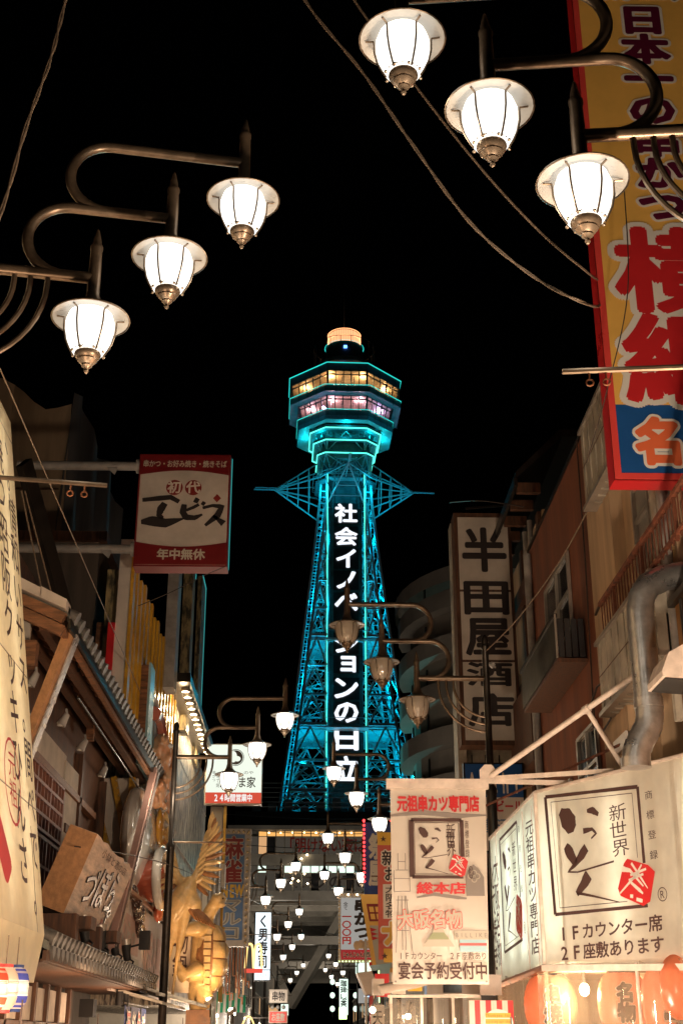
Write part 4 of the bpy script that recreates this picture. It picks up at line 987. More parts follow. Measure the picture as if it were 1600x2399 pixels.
f.panel('board', 'billboard', 0, 0, 7.8, 1.75, bb, t=.08); f.panel('pink_field', 'poster_pink', .5, .75, 3.4, 1.45, bb, d=.006); f.panel('yellow_field', 'pale_ink', 2.0, .1, 3.6, .7, bb, d=.006)
text(f, 'いらっ', .7, .85, 2.9, 1.35, 'dull_white', bb, d=.014, off=.03); text(f, '立呑み屋', 4.2, .3, 7.6, 1.4, 'poster_pink', bb, d=.012, off=.05)
MB().beam((-3.42, 24.6, 4.24), (-3.42, 32.4, 4.24), .07).build('copper_rail', 'copper', bb)

# gilded crane and tortoise
cr = thing('crane_statue', 'gilded crane statue with raised wings standing beside the tortoise', 'statue', (-2.85, 29.6, 2.4))
b = MB()
b.tube([(-2.62, 29.5, 4.95), (-2.72, 29.5, 4.72), (-2.85, 29.5, 4.45), (-2.98, 29.5, 4.2), (-3.05, 29.5, 4.0)], [.14, .26, .3, .22, .08], 14, sq=(1, .9))
b.tube([(-2.7, 29.5, 4.6), (-2.55, 29.5, 4.35), (-2.42, 29.5, 4.2)], [.2, .2, .06], 10)
b.tube([(-2.95, 29.45, 4.3), (-3.1, 29.35, 4.36), (-3.2, 29.25, 4.6)], [.12, .07, .05], 10)
for x in (-2.78, -2.98):
    b.tube([(x, 29.5, 4.3), (x - .02, 29.55, 3.85), (x - .1, 29.5, 3.2), (x - .16, 29.5, 2.5)], [.18, .1, .045, .035], 10)
    b.tube([(x - .16, 29.5, 2.55), (x - .1, 29.3, 2.42)], [.045, .03], 8)
for sx in (1, -1):
    b.tube([(-2.75, 29.5, 4.75), (-2.75 + sx * .22, 29.5, 5.0), (-2.75 + sx * .32, 29.55, 5.4), (-2.75 + sx * .42, 29.6, 5.9)], [.16, .1, .07, .03], 10)
remesh(b.build('body', 'gold_resin', cr), .03, 2)
def feather(a, d_, l, wd, m_, bend=.1):
    a = Vector(a); d_ = Vector(d_).normalized(); s_ = d_.cross(Vector((0, 1, 0))).normalized()
    L_, R_, Cc = [], [], []
    for t, q in ((0, .5), (.25, .9), (.55, 1), (.8, .75), (.95, .35), (1, .02)):
        p = a + d_ * l * t + Vector((0, -bend * t * t, 0)); L_.append(p - s_ * wd * q); R_.append(p + s_ * wd * q); Cc.append(p + Vector((0, -.03, 0)))
    bb_ = MB().add(L_ + Cc + R_, [(i, i + 1, 7 + i, 6 + i) for i in range(5)] + [(6 + i, 7 + i, 13 + i, 12 + i) for i in range(5)]); bb_.sm = True
    return bb_.build('feather', m_, cr)
for sx in (1, -1):
    for k in range(15):
        t = k / 14
        ax = -2.75 + sx * (.2 + .26 * t); az = 4.85 + 1.12 * t
        ang = R(-35 + 112 * t)
        feather((ax, 29.52 - .004 * k, az), (sx * math.cos(ang) * .75, -.05, math.sin(ang)), .42 + .14 * math.sin(t * 3), .055, 'gold_resin' if k % 3 else 'gold_dark', .08)
    for k in range(9):
        t = k / 8; feather((-2.75 + sx * (.12 + .24 * t), 29.47, 4.8 + 1.0 * t), (sx * .55, -.1, .35 + .6 * t), .3, .05, 'gold_resin', .05)
for k in range(7): feather((-2.75 + .05 * k, 29.4, 4.5 - .04 * k), (.45 + .05 * k, -.1, -.75), .55, .06, 'gold_dark', .02)
tu = thing('tortoise_statue', 'gilded tortoise statue climbing upright with its head raised, lit amber from below', 'statue', (-2.4, 31, 2.2))
b = MB()
b.tube([(-2.5, 31, 2.2), (-2.5, 31, 2.6), (-2.43, 31, 3.1), (-2.38, 31, 3.6), (-2.42, 31, 4.0), (-2.4, 31, 4.12)], [.2, .3, .36, .38, .32, .16], 18, sq=(1, .9))
b.tube([(-2.42, 30.95, 4.0), (-2.36, 30.9, 4.25), (-2.25, 30.85, 4.45), (-2.16, 30.82, 4.56)], [.2, .165, .15, .14], 14)
b.tube([(-2.26, 30.82, 4.47), (-2.14, 30.8, 4.6), (-2.03, 30.78, 4.63), (-1.95, 30.76, 4.6)], [.12, .185, .16, .06], 14, sq=(1, 1.1))
b.ell((-2.04, 30.7, 4.5), (.1, .12, .07), 12, 8)
b.tube([(-2.3, 30.8, 3.95), (-2.55, 30.6, 3.98), (-2.85, 30.5, 3.93), (-2.95, 30.5, 3.9)], [.17, .185, .15, .08], 14)
b.tube([(-2.35, 30.9, 3.0), (-2.55, 30.6, 3.05), (-2.75, 30.5, 2.95)], [.22, .22, .15], 14)
b.tube([(-2.74, 30.5, 2.9), (-2.9, 30.45, 3.05), (-2.96, 30.45, 3.2)], [.16, .13, .09], 12)
for k in range(3): b.ell((-2.97 + .03 * k, 30.38 + .05 * k, 3.24), (.03, .04, .07), 8, 6)
b.tube([(-2.75, 31.2, 3.3), (-2.85, 31.2, 3.35)], [.1, .09], 10)
b.tube([(-2.42, 30.9, 2.7), (-2.35, 30.8, 2.45), (-2.3, 30.7, 2.3)], [.22, .22, .1], 12)
remesh(b.build('body', 'gold_resin', tu), .03, 3)
for k in range(9):
    z = 4.28 - k * .13; 
    MB().tube([(-2.46 + .02 * k, 30.72, z)] + [(-2.46 + .035 * k + .2 * math.sin(t), 30.85 - .14 * math.cos(t), z + .06 * t) for t in (.3, .8, 1.3)], .012, 5).build('neck_fold', 'gold_resin', tu) if k < 3 else None
shell = []
for r_ in range(4):
    for c_ in range(3):
        z = 3.95 - r_ * .36; u0, u1 = -75 + c_ * 58, -75 + (c_ + 1) * 58
        P = []
        def SP(u, v, k):   # shell surface point
            zz = 4.08 - v * 1.5; e = max(.05, 1 - ((zz - 3.38) / .82) ** 2) ** .5
            return Vector((-2.3 + .42 * e * math.cos(R(u)) * k + .0, 31.0 + .44 * e * math.sin(R(u)) * k, zz))
        v0, v1 = r_ / 4, (r_ + 1) / 4
        g = 5
        vs = []; fs = []
        for i in range(g):
            for j in range(g):
                u = u0 + 2 + (u1 - u0 - 4) * i / (g - 1); v = v0 + .012 + (v1 - v0 - .024) * j / (g - 1)
                kk = 1.0 + .16 * (1 - max(abs(i - 2), abs(j - 2)) / 2)
                vs.append(SP(u, v, kk))
        fs = [(i * g + j, (i + 1) * g + j, (i + 1) * g + j + 1, i * g + j + 1) for i in range(g - 1) for j in range(g - 1)]
        q = MB().add(vs, fs); q.sm = True; q.build('shell_scute', 'gold_resin', tu)
b = MB()
b.ell((-2.3, 31.0, 3.35), (.41, .43, .8), 20, 14); b.build('shell_base', 'gold_dark', tu)
for k in range(10):
    zz = 4.05 - k * .15; e = max(.1, 1 - ((zz - 3.38) / .85) ** 2) ** .5
    MB().box((-2.3 - .09 + .02 * (k > 4), 31 - .47 * e - .05, zz - .06), (-2.3 + .07, 31 - .42 * e + .03, zz + .06)).build('rim_scute', 'gold_resin', tu)
MB().ell((-2.0, 30.62, 4.63), (.022, .015, .022), 8, 5).build('eye', 'ink', tu)
box('plinth', 'gold_dark', (-2.75, 30.75, 0), (-2.2, 31.3, 2.25), tu)
point('statue_light', (-2.0, 30.0, 2.55), (1, .6, .26), 60, .1, tu, 120, (-2.3, 31, 3.5))
point('statue_light', (-2.7, 28.4, 2.6), (1, .56, .24), 50, .1, cr, 110, (-2.75, 29.5, 4.3))
point('statue_light', (-2.05, 28.8, 3.2), (1, .62, .3), 15, .1, cr, 110, (-2.3, 29.5, 5.2))
for k, (x, y, z) in enumerate(((-2.15, 30.0, 2.38), (-1.75, 31.5, 2.2))):
    s = thing('statue_floodlight', ('round chrome floodlight at the foot of the tortoise statue', 'chrome floodlight on the black frame right of the tortoise statue')[k], 'spotlight', (x, y, z - .1))
    MB().tube([(x, y, z), (x - .05, y - .02, z + .07)], [.1, .12], 12).build('housing', 'alu', s)
    MB().ell((x - .03, y - .05, z + .06), (.07, .04, .05), 8, 5).build('bulb', 'warm_bulb', s); MB().tube([(x, y, z), (x, y, z - .3)], .02, 6).build('stand', 'dark_iron', s)
wb = thing('lit_brush_banner', 'cream banner with dark brush writing behind the legs of the crane', 'banner', (-3.2, 30.5, 2.6))
f = Fr((-3.1, 30.1, 2.6), (.5, .9, 0)); f.panel('cloth', 'sign_white', 0, 0, .8, 1.9, wb); text(f, '名物鍋', .1, .3, .7, 1.8, 'ink_brown', wb, vert=True, off=.01)
pp = thing('drain_pipes', 'grey corrugated metal downpipes behind the crane and tortoise', 'pipe', (-2.6, 36, 2))
for x in (-2.72, -2.6, -2.48): MB().tube([(x, 36, 2), (x, 36, 6.4)], .055, 8).build('pipe', 'galvanised', pp)
yb = thing('sign_post', 'beige post with a narrow yellow strip holding the lit white sign', 'post', (-2.7, 38.2, 0))
box('post', 'mid_wall', (-2.95, 38.3, 4), (-2.6, 38.6, 8.0), yb); box('yellow_strip', 'yellow_slat', (-2.56, 38.2, 4.6), (-2.48, 38.3, 8.0), yb)
box('grey_box', 'dull_white', (-2.95, 37.4, 5.6), (-2.42, 37.9, 6.25), yb); box('lower_strip', 'yellow_slat', (-2.54, 38.2, 2.6), (-2.42, 38.3, 4.6), yb)

# lit 24 hour sign
s24 = thing('lit_square_sign', 'brightly lit white sign with a round crest and a red strip reading 24 hours', 'sign', (-2.3, 38, 8))
box('casing', 'alu', (-3.14, 38.03, 8.02), (-1.45, 38.3, 9.8), s24)
f = front(-3.12, 38.0, 8.05)
f.panel('lit_face', light_mat('sign_face_white', (.93, 1, .86), 1.0), .02, .31, 1.65, 1.72, s24); f.panel('red_strip', light_mat('sign_face_red', (.85, .11, .06), .8), .02, .0, 1.65, .31, s24)
light_mat('glow_white_ink', (1, .95, .9), .95); text(f, '24時間営業中', .25, .04, 1.4, .27, 'glow_white_ink', s24, off=.03)
disc(f, .87, 1.34, .25, .006, 'ink', s24, 'crest_ring', hole=.02); disc(f, .87, 1.34, .215, .006, 'ink', s24, 'crest_disc'); disc(f, .8, 1.36, .11, .012, 'sign_face_white', s24, 'crest_shape', ry=.17); disc(f, .92, 1.3, .1, .014, 'sign_face_white', s24, 'crest_shape', ry=.08)
text(f, '串かつ', .2, .62, .3, .95, 'ink', s24, vert=True, off=0); text(f, 'とて焼', .32, .45, .42, .85, 'ink', s24, vert=True, off=0)
text(f, 'だるま家', .42, .44, 1.48, .78, 'ink', s24, off=.015); text(f, 'のや', 1.12, .84, 1.42, .95, 'ink', s24, off=0)
point('sign_glow', (-2.3, 37.2, 8.9), (.95, 1, .85), 12, .3, s24)
# blue mahjong sign
mj = thing('bulb_framed_blue_sign', 'tall blue vertical sign framed with bulbs, red characters over the yellow word NEW', 'sign', (-2.5, 44, 4.5))
box('casing', 'dull_white', (-2.99, 44.02, 4.45), (-2.0, 44.3, 8.22), mj)
f = front(-2.99, 44.0, 4.45); f.panel('blue_face', 'blue_ink', .03, .2, .78, 3.58, mj, d=.01)
for k in range(24):
    if k < 18: x, y = .88, .12 + k * .205
    else: x, y = .06 + (k - 18) * .17, 3.66
    MB().lathe([(.0, .0), (.05, 0), (.055, .01)], (0, 0, 0), 10).build('bulb_socket', 'alu', mj).data.transform(Matrix.Translation(f.p(x, y, .012) - mj.location) @ Matrix.Rotation(R(90), 4, 'X'))
    MB().ell(f.p(x, y, .03), (.045, .045, .045), 8, 5).build('bulb', 'bulb_off', mj)
text(f, '麻雀', .06, 2.0, .74, 3.52, 'red_brown_ink', mj, d=.02, off=.03, vert=True, out='pale_ink', oo=.06)
text(f, 'NEW', .05, 1.52, .76, 1.98, 'yellow_ink', mj, d=.02, off=.05)
text(f, 'マルコ', .08, .22, .72, 1.52, 'pale_ink', mj, d=.02, off=.07, vert=True)
text(f, 'マルコ', .08, .22, .72, 1.52, 'grey_ink', mj, d=.03, off=-.0, vert=True)
cp = thing('copper_pipe_sculpture', 'cluster of vertical copper pipes hanging below the blue sign', 'pipework', (-2.4, 43.5, 3.2))
for k in range(9):
    x = -2.85 + k * .1; z0 = 3.2 + .35 * math.sin(k * 1.9); MB().tube([(x, 43.6, z0), (x, 43.6, 4.4)], .025, 6).build('pipe', 'copper', cp)
    MB().tube([(x, 43.6, z0), (x + .12, 43.6, z0), (x + .12, 43.6, z0 - .2)], .025, 6).build('pipe_elbow', 'copper', cp)
# sushi sign, arches
su = thing('lit_vertical_sign', 'white lit vertical sign with black sushi characters and a lattice foot', 'sign', (-2, 58, 4))
box('casing', 'dark_iron', (-2.38, 58.02, 3.98), (-1.66, 58.3, 6.8), su); f = front(-2.38, 58, 3.98)
f.panel('lit_face', 'lit_white_sign', .03, .45, .69, 2.78, su)
text(f, 'く男寿司', .16, .5, .58, 2.7, 'ink', su, vert=True, off=.03)
f.panel('lattice_back', 'lit_white_sign', .03, .03, .69, .42, su)
for k in range(7):
    for a in (-1, 1): MB().beam(f.p(.03 + k * .11, .05 if a > 0 else .4, .012), f.p(.03 + k * .11 + .0 + .1, .4 if a > 0 else .05, .012), .018, .006).build('lattice_bar', 'ink', su)
mc = thing('arch_letter_sign', 'yellow glowing double arch letter over a red bar', 'sign', (-2.3, 56, 4.3))
for cx in (-2.48, -2.14):
    b = MB().tube([(cx + .17 * (q - 4) / 4 * 1.0, 56, 4.38 + .95 * (1 - ((q - 4) / 4) ** 4) ** .8 if abs(q - 4) < 4 else 4.38) for q in range(9)], .045, 8); b.build('arch', 'neon_yellow', mc)
box('red_bar', 'lit_red_bar', (-2.68, 55.95, 4.2), (-1.94, 56.05, 4.36), mc)
mc2 = thing('small_arch_sign', 'small yellow arch letter low on the left above the shop fronts', 'sign', (-2.2, 47, 2.0))
MB().tube([(-2.35 + .07 * k, 47, 1.9 + .5 * math.sin(math.pi * k / 8)) for k in range(9)], .03, 6).build('arch', 'neon_yellow', mc2)
# left buildings further on
def facade(name, lab, side, y0, y1, x, z, m, rows, lit, seed=1, floors=None):
    rnd = random.Random(seed)
    t = thing(name, lab, 'building', (side * (x + 3), y0, 0))
    a, b_ = sorted((side * x, side * (x + 7))); box('wall', m, (a, y0, 0), (b_, y1, z), t)
    box('parapet', 'concrete', (a - .08, y0 - .08, z), (b_ + .08, y1 + .08, z + .18), t)
    n = max(1, int((y1 - y0) / 2.2))
    for r_ in range(rows):
        zz = 3.3 + r_ * 2.5
        if zz + 1.4 > z: break
        for k in range(n):
            yy = y0 + .5 + k * (y1 - y0 - .6) / n
            px = side * (x - .02); wf = box('window', 'alu', tuple(sorted((px, px - side * .05)))[:1] + (yy, zz), tuple(sorted((px, px - side * .05)))[1:] + (yy + 1.3, zz + 1.3), t)
            m_ = 'room_warm' if rnd.random() < lit else 'window_dark'
            px2 = px - side * .06
            box('pane', m_, (min(px2, px2 + side * .01), yy + .07, zz + .07), (max(px2, px2 + side * .01), yy + .62, zz + 1.23), wf); box('pane', m_, (min(px2, px2 + side * .01), yy + .68, zz + .07), (max(px2, px2 + side * .01), yy + 1.23, zz + 1.23), wf)
    return t
facade('shop_building', 'low pale building behind the blue mahjong sign', -1, 44, 57, 3.4, 6.2, 'white_lit_wall', 1, .2, 3)
facade('shop_building', 'dim building beyond the vertical sushi sign on the left', -1, 58.5, 82, 3.4, 6.8, 'grey_wall', 1, .15, 4)
facade('shop_building', 'far grey building row at the left end of the street', -1, 83, 140, 3.6, 7.5, 'mid_wall', 1, .1, 5)
ga = thing('striped_awning', 'green and white striped awning beside the foot of the tortoise', 'awning', (-2.9, 45, 2.4))
for k in range(14):
    x = -3.3 + k * .09
    q0, q1 = k / 14, (k + 1) / 14
    MB().quad((x, 44, 2.45), (x + .09, 44, 2.45), (x + .06, 44.8, 3.1 - .25 * (q1 - .3) ** 2), (x - .03, 44.8, 3.1 - .25 * (q0 - .3) ** 2)).build('stripe', 'awning_green' if k % 2 else 'awning_white', ga)
for (z0, z1, m_, s_, ink, lab) in ((3.2, 3.78, 'sign_white', '串物', 'ink', 'small white sign with a black skewer character over the red sign'), (2.35, 2.86, 'sign_pinkred', 'お座敷', 'pale_ink', 'small red sign at the bottom under three round lamps')):
    ss = thing('small_sign', lab, 'sign', (-1.4, 62, z0)); box('casing', 'alu', (-1.82, 62.02, z0), (-.98, 62.2, z1), ss); f = front(-1.82, 62, z0)
    f.panel('face', m_, .03, .03, .81, z1 - z0 - .03, ss); text(f, s_, .12, .08, .72, z1 - z0 - .08, ink, ss, off=.02)
    MB().box((-2.9, 62.1, z0 + .2), (-1.82, 62.15, z0 + .25)).build('bracket', 'dark_iron', ss)
    point('sign_glow', (-1.4, 61.2, z0 + .3), (1, .9, .8), 5, .2, ss)
for k in range(3):
    s = thing('round_lamp', ('left', 'middle', 'right')[k] + ' one of three round lamps between the two small signs', 'lamp', (-1.66 + k * .25, 62, 3.0), 'three round lamps between the small signs')
    MB().ell((-1.66 + k * .25, 62, 3.02), (.09, .09, .09), 10, 7).build('globe', 'shade_enamel', s); MB().tube([(-1.66 + k * .25, 62, 3.1), (-1.66 + k * .25, 62, 3.2)], .01, 5).build('stem', 'dark_iron', s)

# ------------------------------------------------------------------ RIGHT SIDE
ysn = thing('tall_yellow_sign', 'huge yellow and blue vertical sign in a red frame with purple and red characters', 'sign', (4.4, 13, 7.4))
X0, X1, ZB, ZT = 3.36, 5.35, 7.41, 17.5
box('casing', 'sign_red', (X0, 13.02, ZB), (X1, 13.32, ZT), ysn)
f = front(X0, 13.0, ZB); W = X1 - X0; Hh = ZT - ZB
f.panel('frame', 'sign_pinkred', 0, 0, W, .07, ysn, t=.05); f.panel('frame', 'sign_pinkred', 0, .07, .075, Hh, ysn, t=.05); f.panel('frame', 'sign_pinkred', W - .075, .07, W, Hh, ysn, t=.05)
f.panel('blue_field', 'sign_blue', .075, .07, W - .075, .93, ysn, d=-.005); f.panel('yellow_field', 'sign_yellow', .075, .93, W - .075, Hh, ysn, d=-.005)
text(f, '名', .26, .17, .82, .76, 'orange_ink', ysn, off=.05, out='white_ink', oo=.11); text(f, '物', 1.0, .17, 1.6, .76, 'orange_ink', ysn, off=.05, out='white_ink', oo=.11)
text(f, '横綱', .22, .93, 1.68, 3.35, 'sign_red', ysn, vert=True, off=.036, out='white_ink', oo=.09)
text(f, '日本一の串かつ', .58, 3.42, 1.2, 6.85, 'purple_ink', ysn, vert=True, off=.05, out='white_ink', oo=.11)
text(f, '新世界', .32, 6.95, 1.75, 7.45, 'yellow_ink', ysn, off=.02, out='ink', oo=.06, out2='white_ink')
text(f, '大阪名物', .45, 7.7, 1.4, 9.8, 'sign_red', ysn, vert=True, off=.036, out='white_ink', oo=.09)
# cream building
cbld = thing('cream_building', 'cream building with rusty balcony railing and corrugated balcony boxes on the right', 'building', (5, 14, 0))
box('wall', 'cream_wall', (4.12, 13.5, 6.1), (8, 17.1, 9.95), cbld); box('front_wall', 'cream_wall', (4.2, 13.2, 6.1), (8, 13.45, 7.3), cbld); box('wall_pier', 'cream_wall', (3.95, 15.7, 3), (4.12, 17.1, 9.9), cbld); box('lower_wall', 'cream_wall', (4.12, 14.9, 0), (8, 17.1, 6.1), cbld)
for nm, z0, z1 in (('upper_balcony', 8.5, 9.62), ('lower_balcony', 5.58, 6.48)):
    ys_ = 13.45 if z0 > 8 else 13.5
    bc = box(nm, 'corrugated', (3.8, ys_, z0), (4.1, 16.42, z1), cbld)
    for k in range(22):
        if 9.1 + k * .34 > ys_: box('corrugation', 'corrugated', (3.785, 9.1 + k * .34, z0 + .02), (3.8, 9.22 + k * .34, z1 - .02), bc)
    box('cap', 'alu', (3.76, ys_, z1), (3.86, 16.46, z1 + .05), bc); box('base_trim', 'alu', (3.76, ys_, z0 - .06), (4.12, 16.46, z0), bc)
    box('seam', 'dark_wood', (3.783, ys_, (z0 + z1) / 2), (3.787, 16.4, (z0 + z1) / 2 + .015), bc)
    for k in range(12): box('soffit_rib', 'corrugated', (3.84, ys_ + .1 + k * .23, z0 - .075), (4.12, ys_ + .13 + k * .23, z0 - .06), bc)
rl = thing('rusty_railing', 'rusty red balcony railing above the lower corrugated balcony', 'railing', (3.85, 14, 6.5))
MB().beam((3.85, 10, 7.02), (3.85, 16.3, 7.02), .06, .05).build('top_rail', 'rust', rl); MB().beam((3.85, 10, 6.58), (3.85, 16.3, 6.58), .04).build('bottom_rail', 'rust', rl)
for k in range(36): bar('baluster', 'rust', (3.85, 11.1 + k * .146, 6.5), (3.85, 11.1 + k * .146, 7.0), .04 if k % 10 == 0 else .014, rl)
MB().beam((3.85, 16.3, 7.02), (3.85, 16.6, 6.98), .03).build('wall_bracket', 'dark_iron', rl)
for (y0, y1, z0, z1) in ((13.55, 14.95, 7.0, 8.1),):
    wv = box('window', 'window_grey', (4.09, y0, z0), (4.12, y1, z1), cbld, 'grey framed double window behind the rusty railing')
    for y in (y0, (y0 + y1) / 2, y1): box('frame', 'alu', (4.04, y - .03, z0), (4.09, y + .03, z1), wv)
    for z in (z0, (z0 + z1) / 2 + .1, z1): box('frame', 'alu', (4.045, y0, z - .025), (4.088, y1, z + .025), wv)
MB().tube([(4.0, 13.5, 5.5), (4.0, 13.5, 8.4)], .06, 10).build('drain_pipe', 'grey_pipe', cbld); MB().tube([(4.0, 13.75, 6.6), (4.0, 13.75, 8.6)], .07, 10).build('drain_pipe', 'corrugated', cbld)
box('sign_bracket', 'ceramic', (3.9, 15.7, 5.0), (3.93, 16.4, 5.18), cbld); box('outlet', 'ceramic', (3.86, 16.4, 6.0), (3.95, 16.6, 6.08), cbld)
MB().tube([(3.9, 16.4, 6.04), (3.86, 16.9, 6.05), (3.85, 17.3, 5.9), (3.86, 17.3, 5.6), (3.88, 16.9, 5.42), (3.9, 16.4, 5.5)], .015, 6).build('cable_loop', 'cable_dark', cbld)
# ochre building with hood
ob = thing('ochre_building', 'brown ochre wall at the right edge with a metal vent hood', 'building', (5, 12, 0))
box('wall', 'ochre_wall', (4.0, 8, 0), (8, 13.4, 6.05), ob); MB().beam((3.97, 8, 6.08), (3.97, 13.45, 6.08), .08).build('coping', 'dark_iron', ob)
MB().tube([(3.95, 13.0, 3), (3.95, 13.0, 6.0)], .025, 6).build('conduit', 'dark_iron', ob); MB().box((3.92, 13.5, 4.8), (4.0, 13.6, 6.0)).build('flat_duct', 'corrugated', ob)
hd = thing('vent_hood', 'white metal vent hood on the ochre wall beside the silver duct', 'vent', (4.1, 13.3, 5))
pr = [(4.0, 4.86), (3.42, 4.9), (3.42, 4.96), (3.5, 5.14), (3.68, 5.24), (4.0, 5.26)]
MB().prism([(x, 12.1, z) for x, z in pr], (0, .6, 0)).build('hood', 'white_steel', hd); MB().prism([(3.97, 12.13, 4.858), (3.45, 12.13, 4.893), (3.45, 12.67, 4.893), (3.97, 12.67, 4.858)], (0, 0, -.01)).build('opening', 'black', hd)
# duct
dt = thing('silver_duct', 'fat silver spiral ventilation duct with two elbows on the right wall', 'duct', (3.8, 14.2, 4))
path = [(4.6, 13.2, 6.36), (4.07, 13.2, 6.35), (3.85, 13.2, 6.31), (3.67, 13.2, 6.22), (3.58, 13.2, 6.08), (3.55, 13.2, 5.88), (3.55, 13.2, 5.31), (3.55, 13.2, 4.76), (3.53, 13.2, 4.66), (3.43, 13.2, 4.5), (3.38, 13.2, 4.4), (3.36, 13.2, 4.3)]
MB().tube(path, .145, 24).build('duct_pipe', 'galvanised', dt)
for i in range(len(path) - 1):
    a, c = Vector(path[i]), Vector(path[i + 1]); n = max(1, int((c - a).length / .11))
    for k in range(n):
        p = a + (c - a) * (k + .5) / n; d_ = (c - a).normalized() * .006; MB().tube([p - d_, p + d_], .149, 24, cap=False).build('duct_seam', 'galvanised', dt)
for x, z in ((3.55, 4.85), (3.36, 4.22)): MB().tube([(x, 13.2, z), (x, 13.2, z + .1)], .155, 24).build('clamp_ring', 'galvanised', dt)
# orange building
og = thing('orange_building', 'tall dark orange rendered building with aluminium windows behind the cream one', 'building', (6, 20, 0))
box('wall', 'orange_wall', (4.0, 17.12, 0), (9, 22.2, 10.0), og); box('coping', 'dark_iron', (3.97, 17.1, 10.0), (9, 22.25, 10.06), og)
for (y0, y1, z0, z1) in ((18.7, 20.7, 7.45, 8.7), (17.6, 18.9, 4.7, 5.75), (19.6, 20.4, 4.6, 5.3), (21.0, 21.7, 4.4, 5.0)):
    wv = box('window', 'window_dark', (3.985, y0, z0), (3.998, y1, z1), og)
    for y in (y0, (y0 + y1) / 2, y1): box('frame', 'alu', (3.94, y - .03, z0), (3.99, y + .03, z1), wv)
    for z in (z0, (z0 + z1) / 2, z1): box('frame', 'alu', (3.945, y0, z - .025), (3.988, y1, z + .025), wv)
MB().tube([(3.93, 22.05, 3), (3.93, 22.05, 9.9)], .07, 10).build('drain_pipe', 'grey_pipe', og); MB().tube([(3.96, 17.5, 4.2), (3.95, 17.6, 6), (3.96, 17.45, 8), (3.96, 17.4, 10)], .012, 5).build('wall_cable', 'cable_dark', og)
wbx = thing('window_balcony', 'dark boxed window balcony hanging on the orange wall', 'balcony', (3.8, 19, 6.7))
box('floor', 'dark_wood', (3.55, 17.9, 6.68), (3.99, 21.0, 6.74), wbx)
box('front_panel', 'dark_iron', (3.53, 17.9, 6.74), (3.56, 21.0, 7.35), wbx); box('top_rail', 'dark_iron', (3.51, 17.88, 7.35), (3.58, 21.02, 7.41), wbx)
for k in range(4): box('glass_panel', 'window_dark', (3.58 + k * .1, 17.9, 6.76), (3.66 + k * .1, 17.92, 7.34), wbx)
box('end_frame', 'alu', (3.53, 17.87, 6.74), (3.56, 17.9, 7.4), wbx)
# gabled house beyond
gh = thing('gabled_house', 'dark house with exposed eaves and dim cream walls behind the orange building', 'house', (6, 25, 0))
box('wall', 'cream_wall', (4.35, 22.5, 0), (9, 30, 11.0), gh)
MB().prism([(3.85, 22.3, 11.55), (3.85, 22.3, 11.68), (4.75, 22.3, 12.6), (8.6, 22.3, 12.6), (8.6, 22.3, 12.45), (4.8, 22.3, 12.45)], (0, 7.5, 0)).build('roof', 'dark_iron', gh)
for k in range(9): box('rafter', 'dark_wood', (3.9, 22.5 + k * .85, 11.35), (4.35, 22.62 + k * .85, 11.55), gh)
box('eave_board', 'dark_iron', (3.82, 22.3, 11.4), (3.88, 29.8, 11.58), gh)
for k in range(4): box('timber', 'dark_wood', (4.28, 22.6 + k * 2.1, 3), (4.36, 22.85 + k * 2.1, 11), gh)
for z in (5.2, 7.9, 9.8): box('timber', 'dark_wood', (4.2, 22.5, z), (4.35, 30, z + .35), gh)
box('shutter_box', 'dark_wood', (4.0, 23, 6.3), (4.35, 25.5, 7.8), gh)
for y in (22.6, 23.2): MB().tube([(4.12, y, 3), (4.12, y, 10.8)], .05, 8).build('drain_pipe', 'grey_pipe', gh)
MB().beam((3.2, 24.9, 12.0), (4.3, 24.9, 12.1), .04).build('stay', 'dark_iron', gh)
# tall vertical sign
vs_ = thing('tall_vertical_sign', 'tall narrow unlit beige sign with five bold black characters on the right', 'sign', (3.6, 25, 7))
box('casing', 'dark_wood', (2.95, 25.03, 7.0), (4.15, 25.5, 11.95), vs_); f = front(3.0, 25.0, 7.06)
for (z0, z1) in ((0, 1.62), (1.64, 3.12), (3.14, 4.78)): f.panel('face_panel', 'aged_acrylic', .03, z0 + .03, 1.08, z1, vs_)
for ch, y0, y1 in (('半', 3.55, 4.55), ('田', 2.62, 3.35), ('屋', 1.75, 2.55), ('酒', 1.12, 1.62), ('店', .3, .98)):
    vs2, fs2 = glyph(ch, .03); xs = [v[0] for v in vs2]; ys2 = [v[1] for v in vs2]
    out = [f.p(.1 + (u - min(xs)) / (max(xs) - min(xs)) * .93, y0 + (v - min(ys2)) / (max(ys2) - min(ys2)) * (y1 - y0), .01 + q * .0003) for u, v, q in vs2]
    MB().add(out, fs2).build('black_character', 'ink', vs_)
box('side_return', 'corrugated', (2.93, 25.5, 6.0), (3.1, 25.9, 11.9), vs_)
nf = thing('narrow_facade', 'narrow greenish metal facade showing under the tall vertical sign', 'building', (3.6, 26, 0))
box('wall', 'corrugated', (3.0, 26, 0), (4.3, 26.8, 8.5), nf)
for k in range(4): box('panel_joint', 'dark_iron', (3.25 + k * .28, 25.97, 3), (3.27 + k * .28, 26.0, 7), nf)
asn = thing('blue_beer_sign', 'blue and white beer sign half hidden behind the black lamp pole', 'sign', (3.4, 24, 5))
box('casing', 'dark_iron', (2.85, 24.02, 4.8), (3.98, 24.2, 6.45), asn); f = front(2.85, 24, 4.8)
f.panel('blue_field', 'sign_blue', .03, 1.0, 1.1, 1.62, asn); f.panel('white_field', 'sign_white', .03, .03, 1.1, 1.0, asn)
text(f, 'Asahi', .05, 1.05, 1.08, 1.5, 'sign_white', asn, off=.03); text(f, 'アサヒビール', .05, .72, 1.08, .95, 'red_ink', asn, off=.03); text(f, '清酒', .2, .3, .9, .62, 'blue_ink', asn)
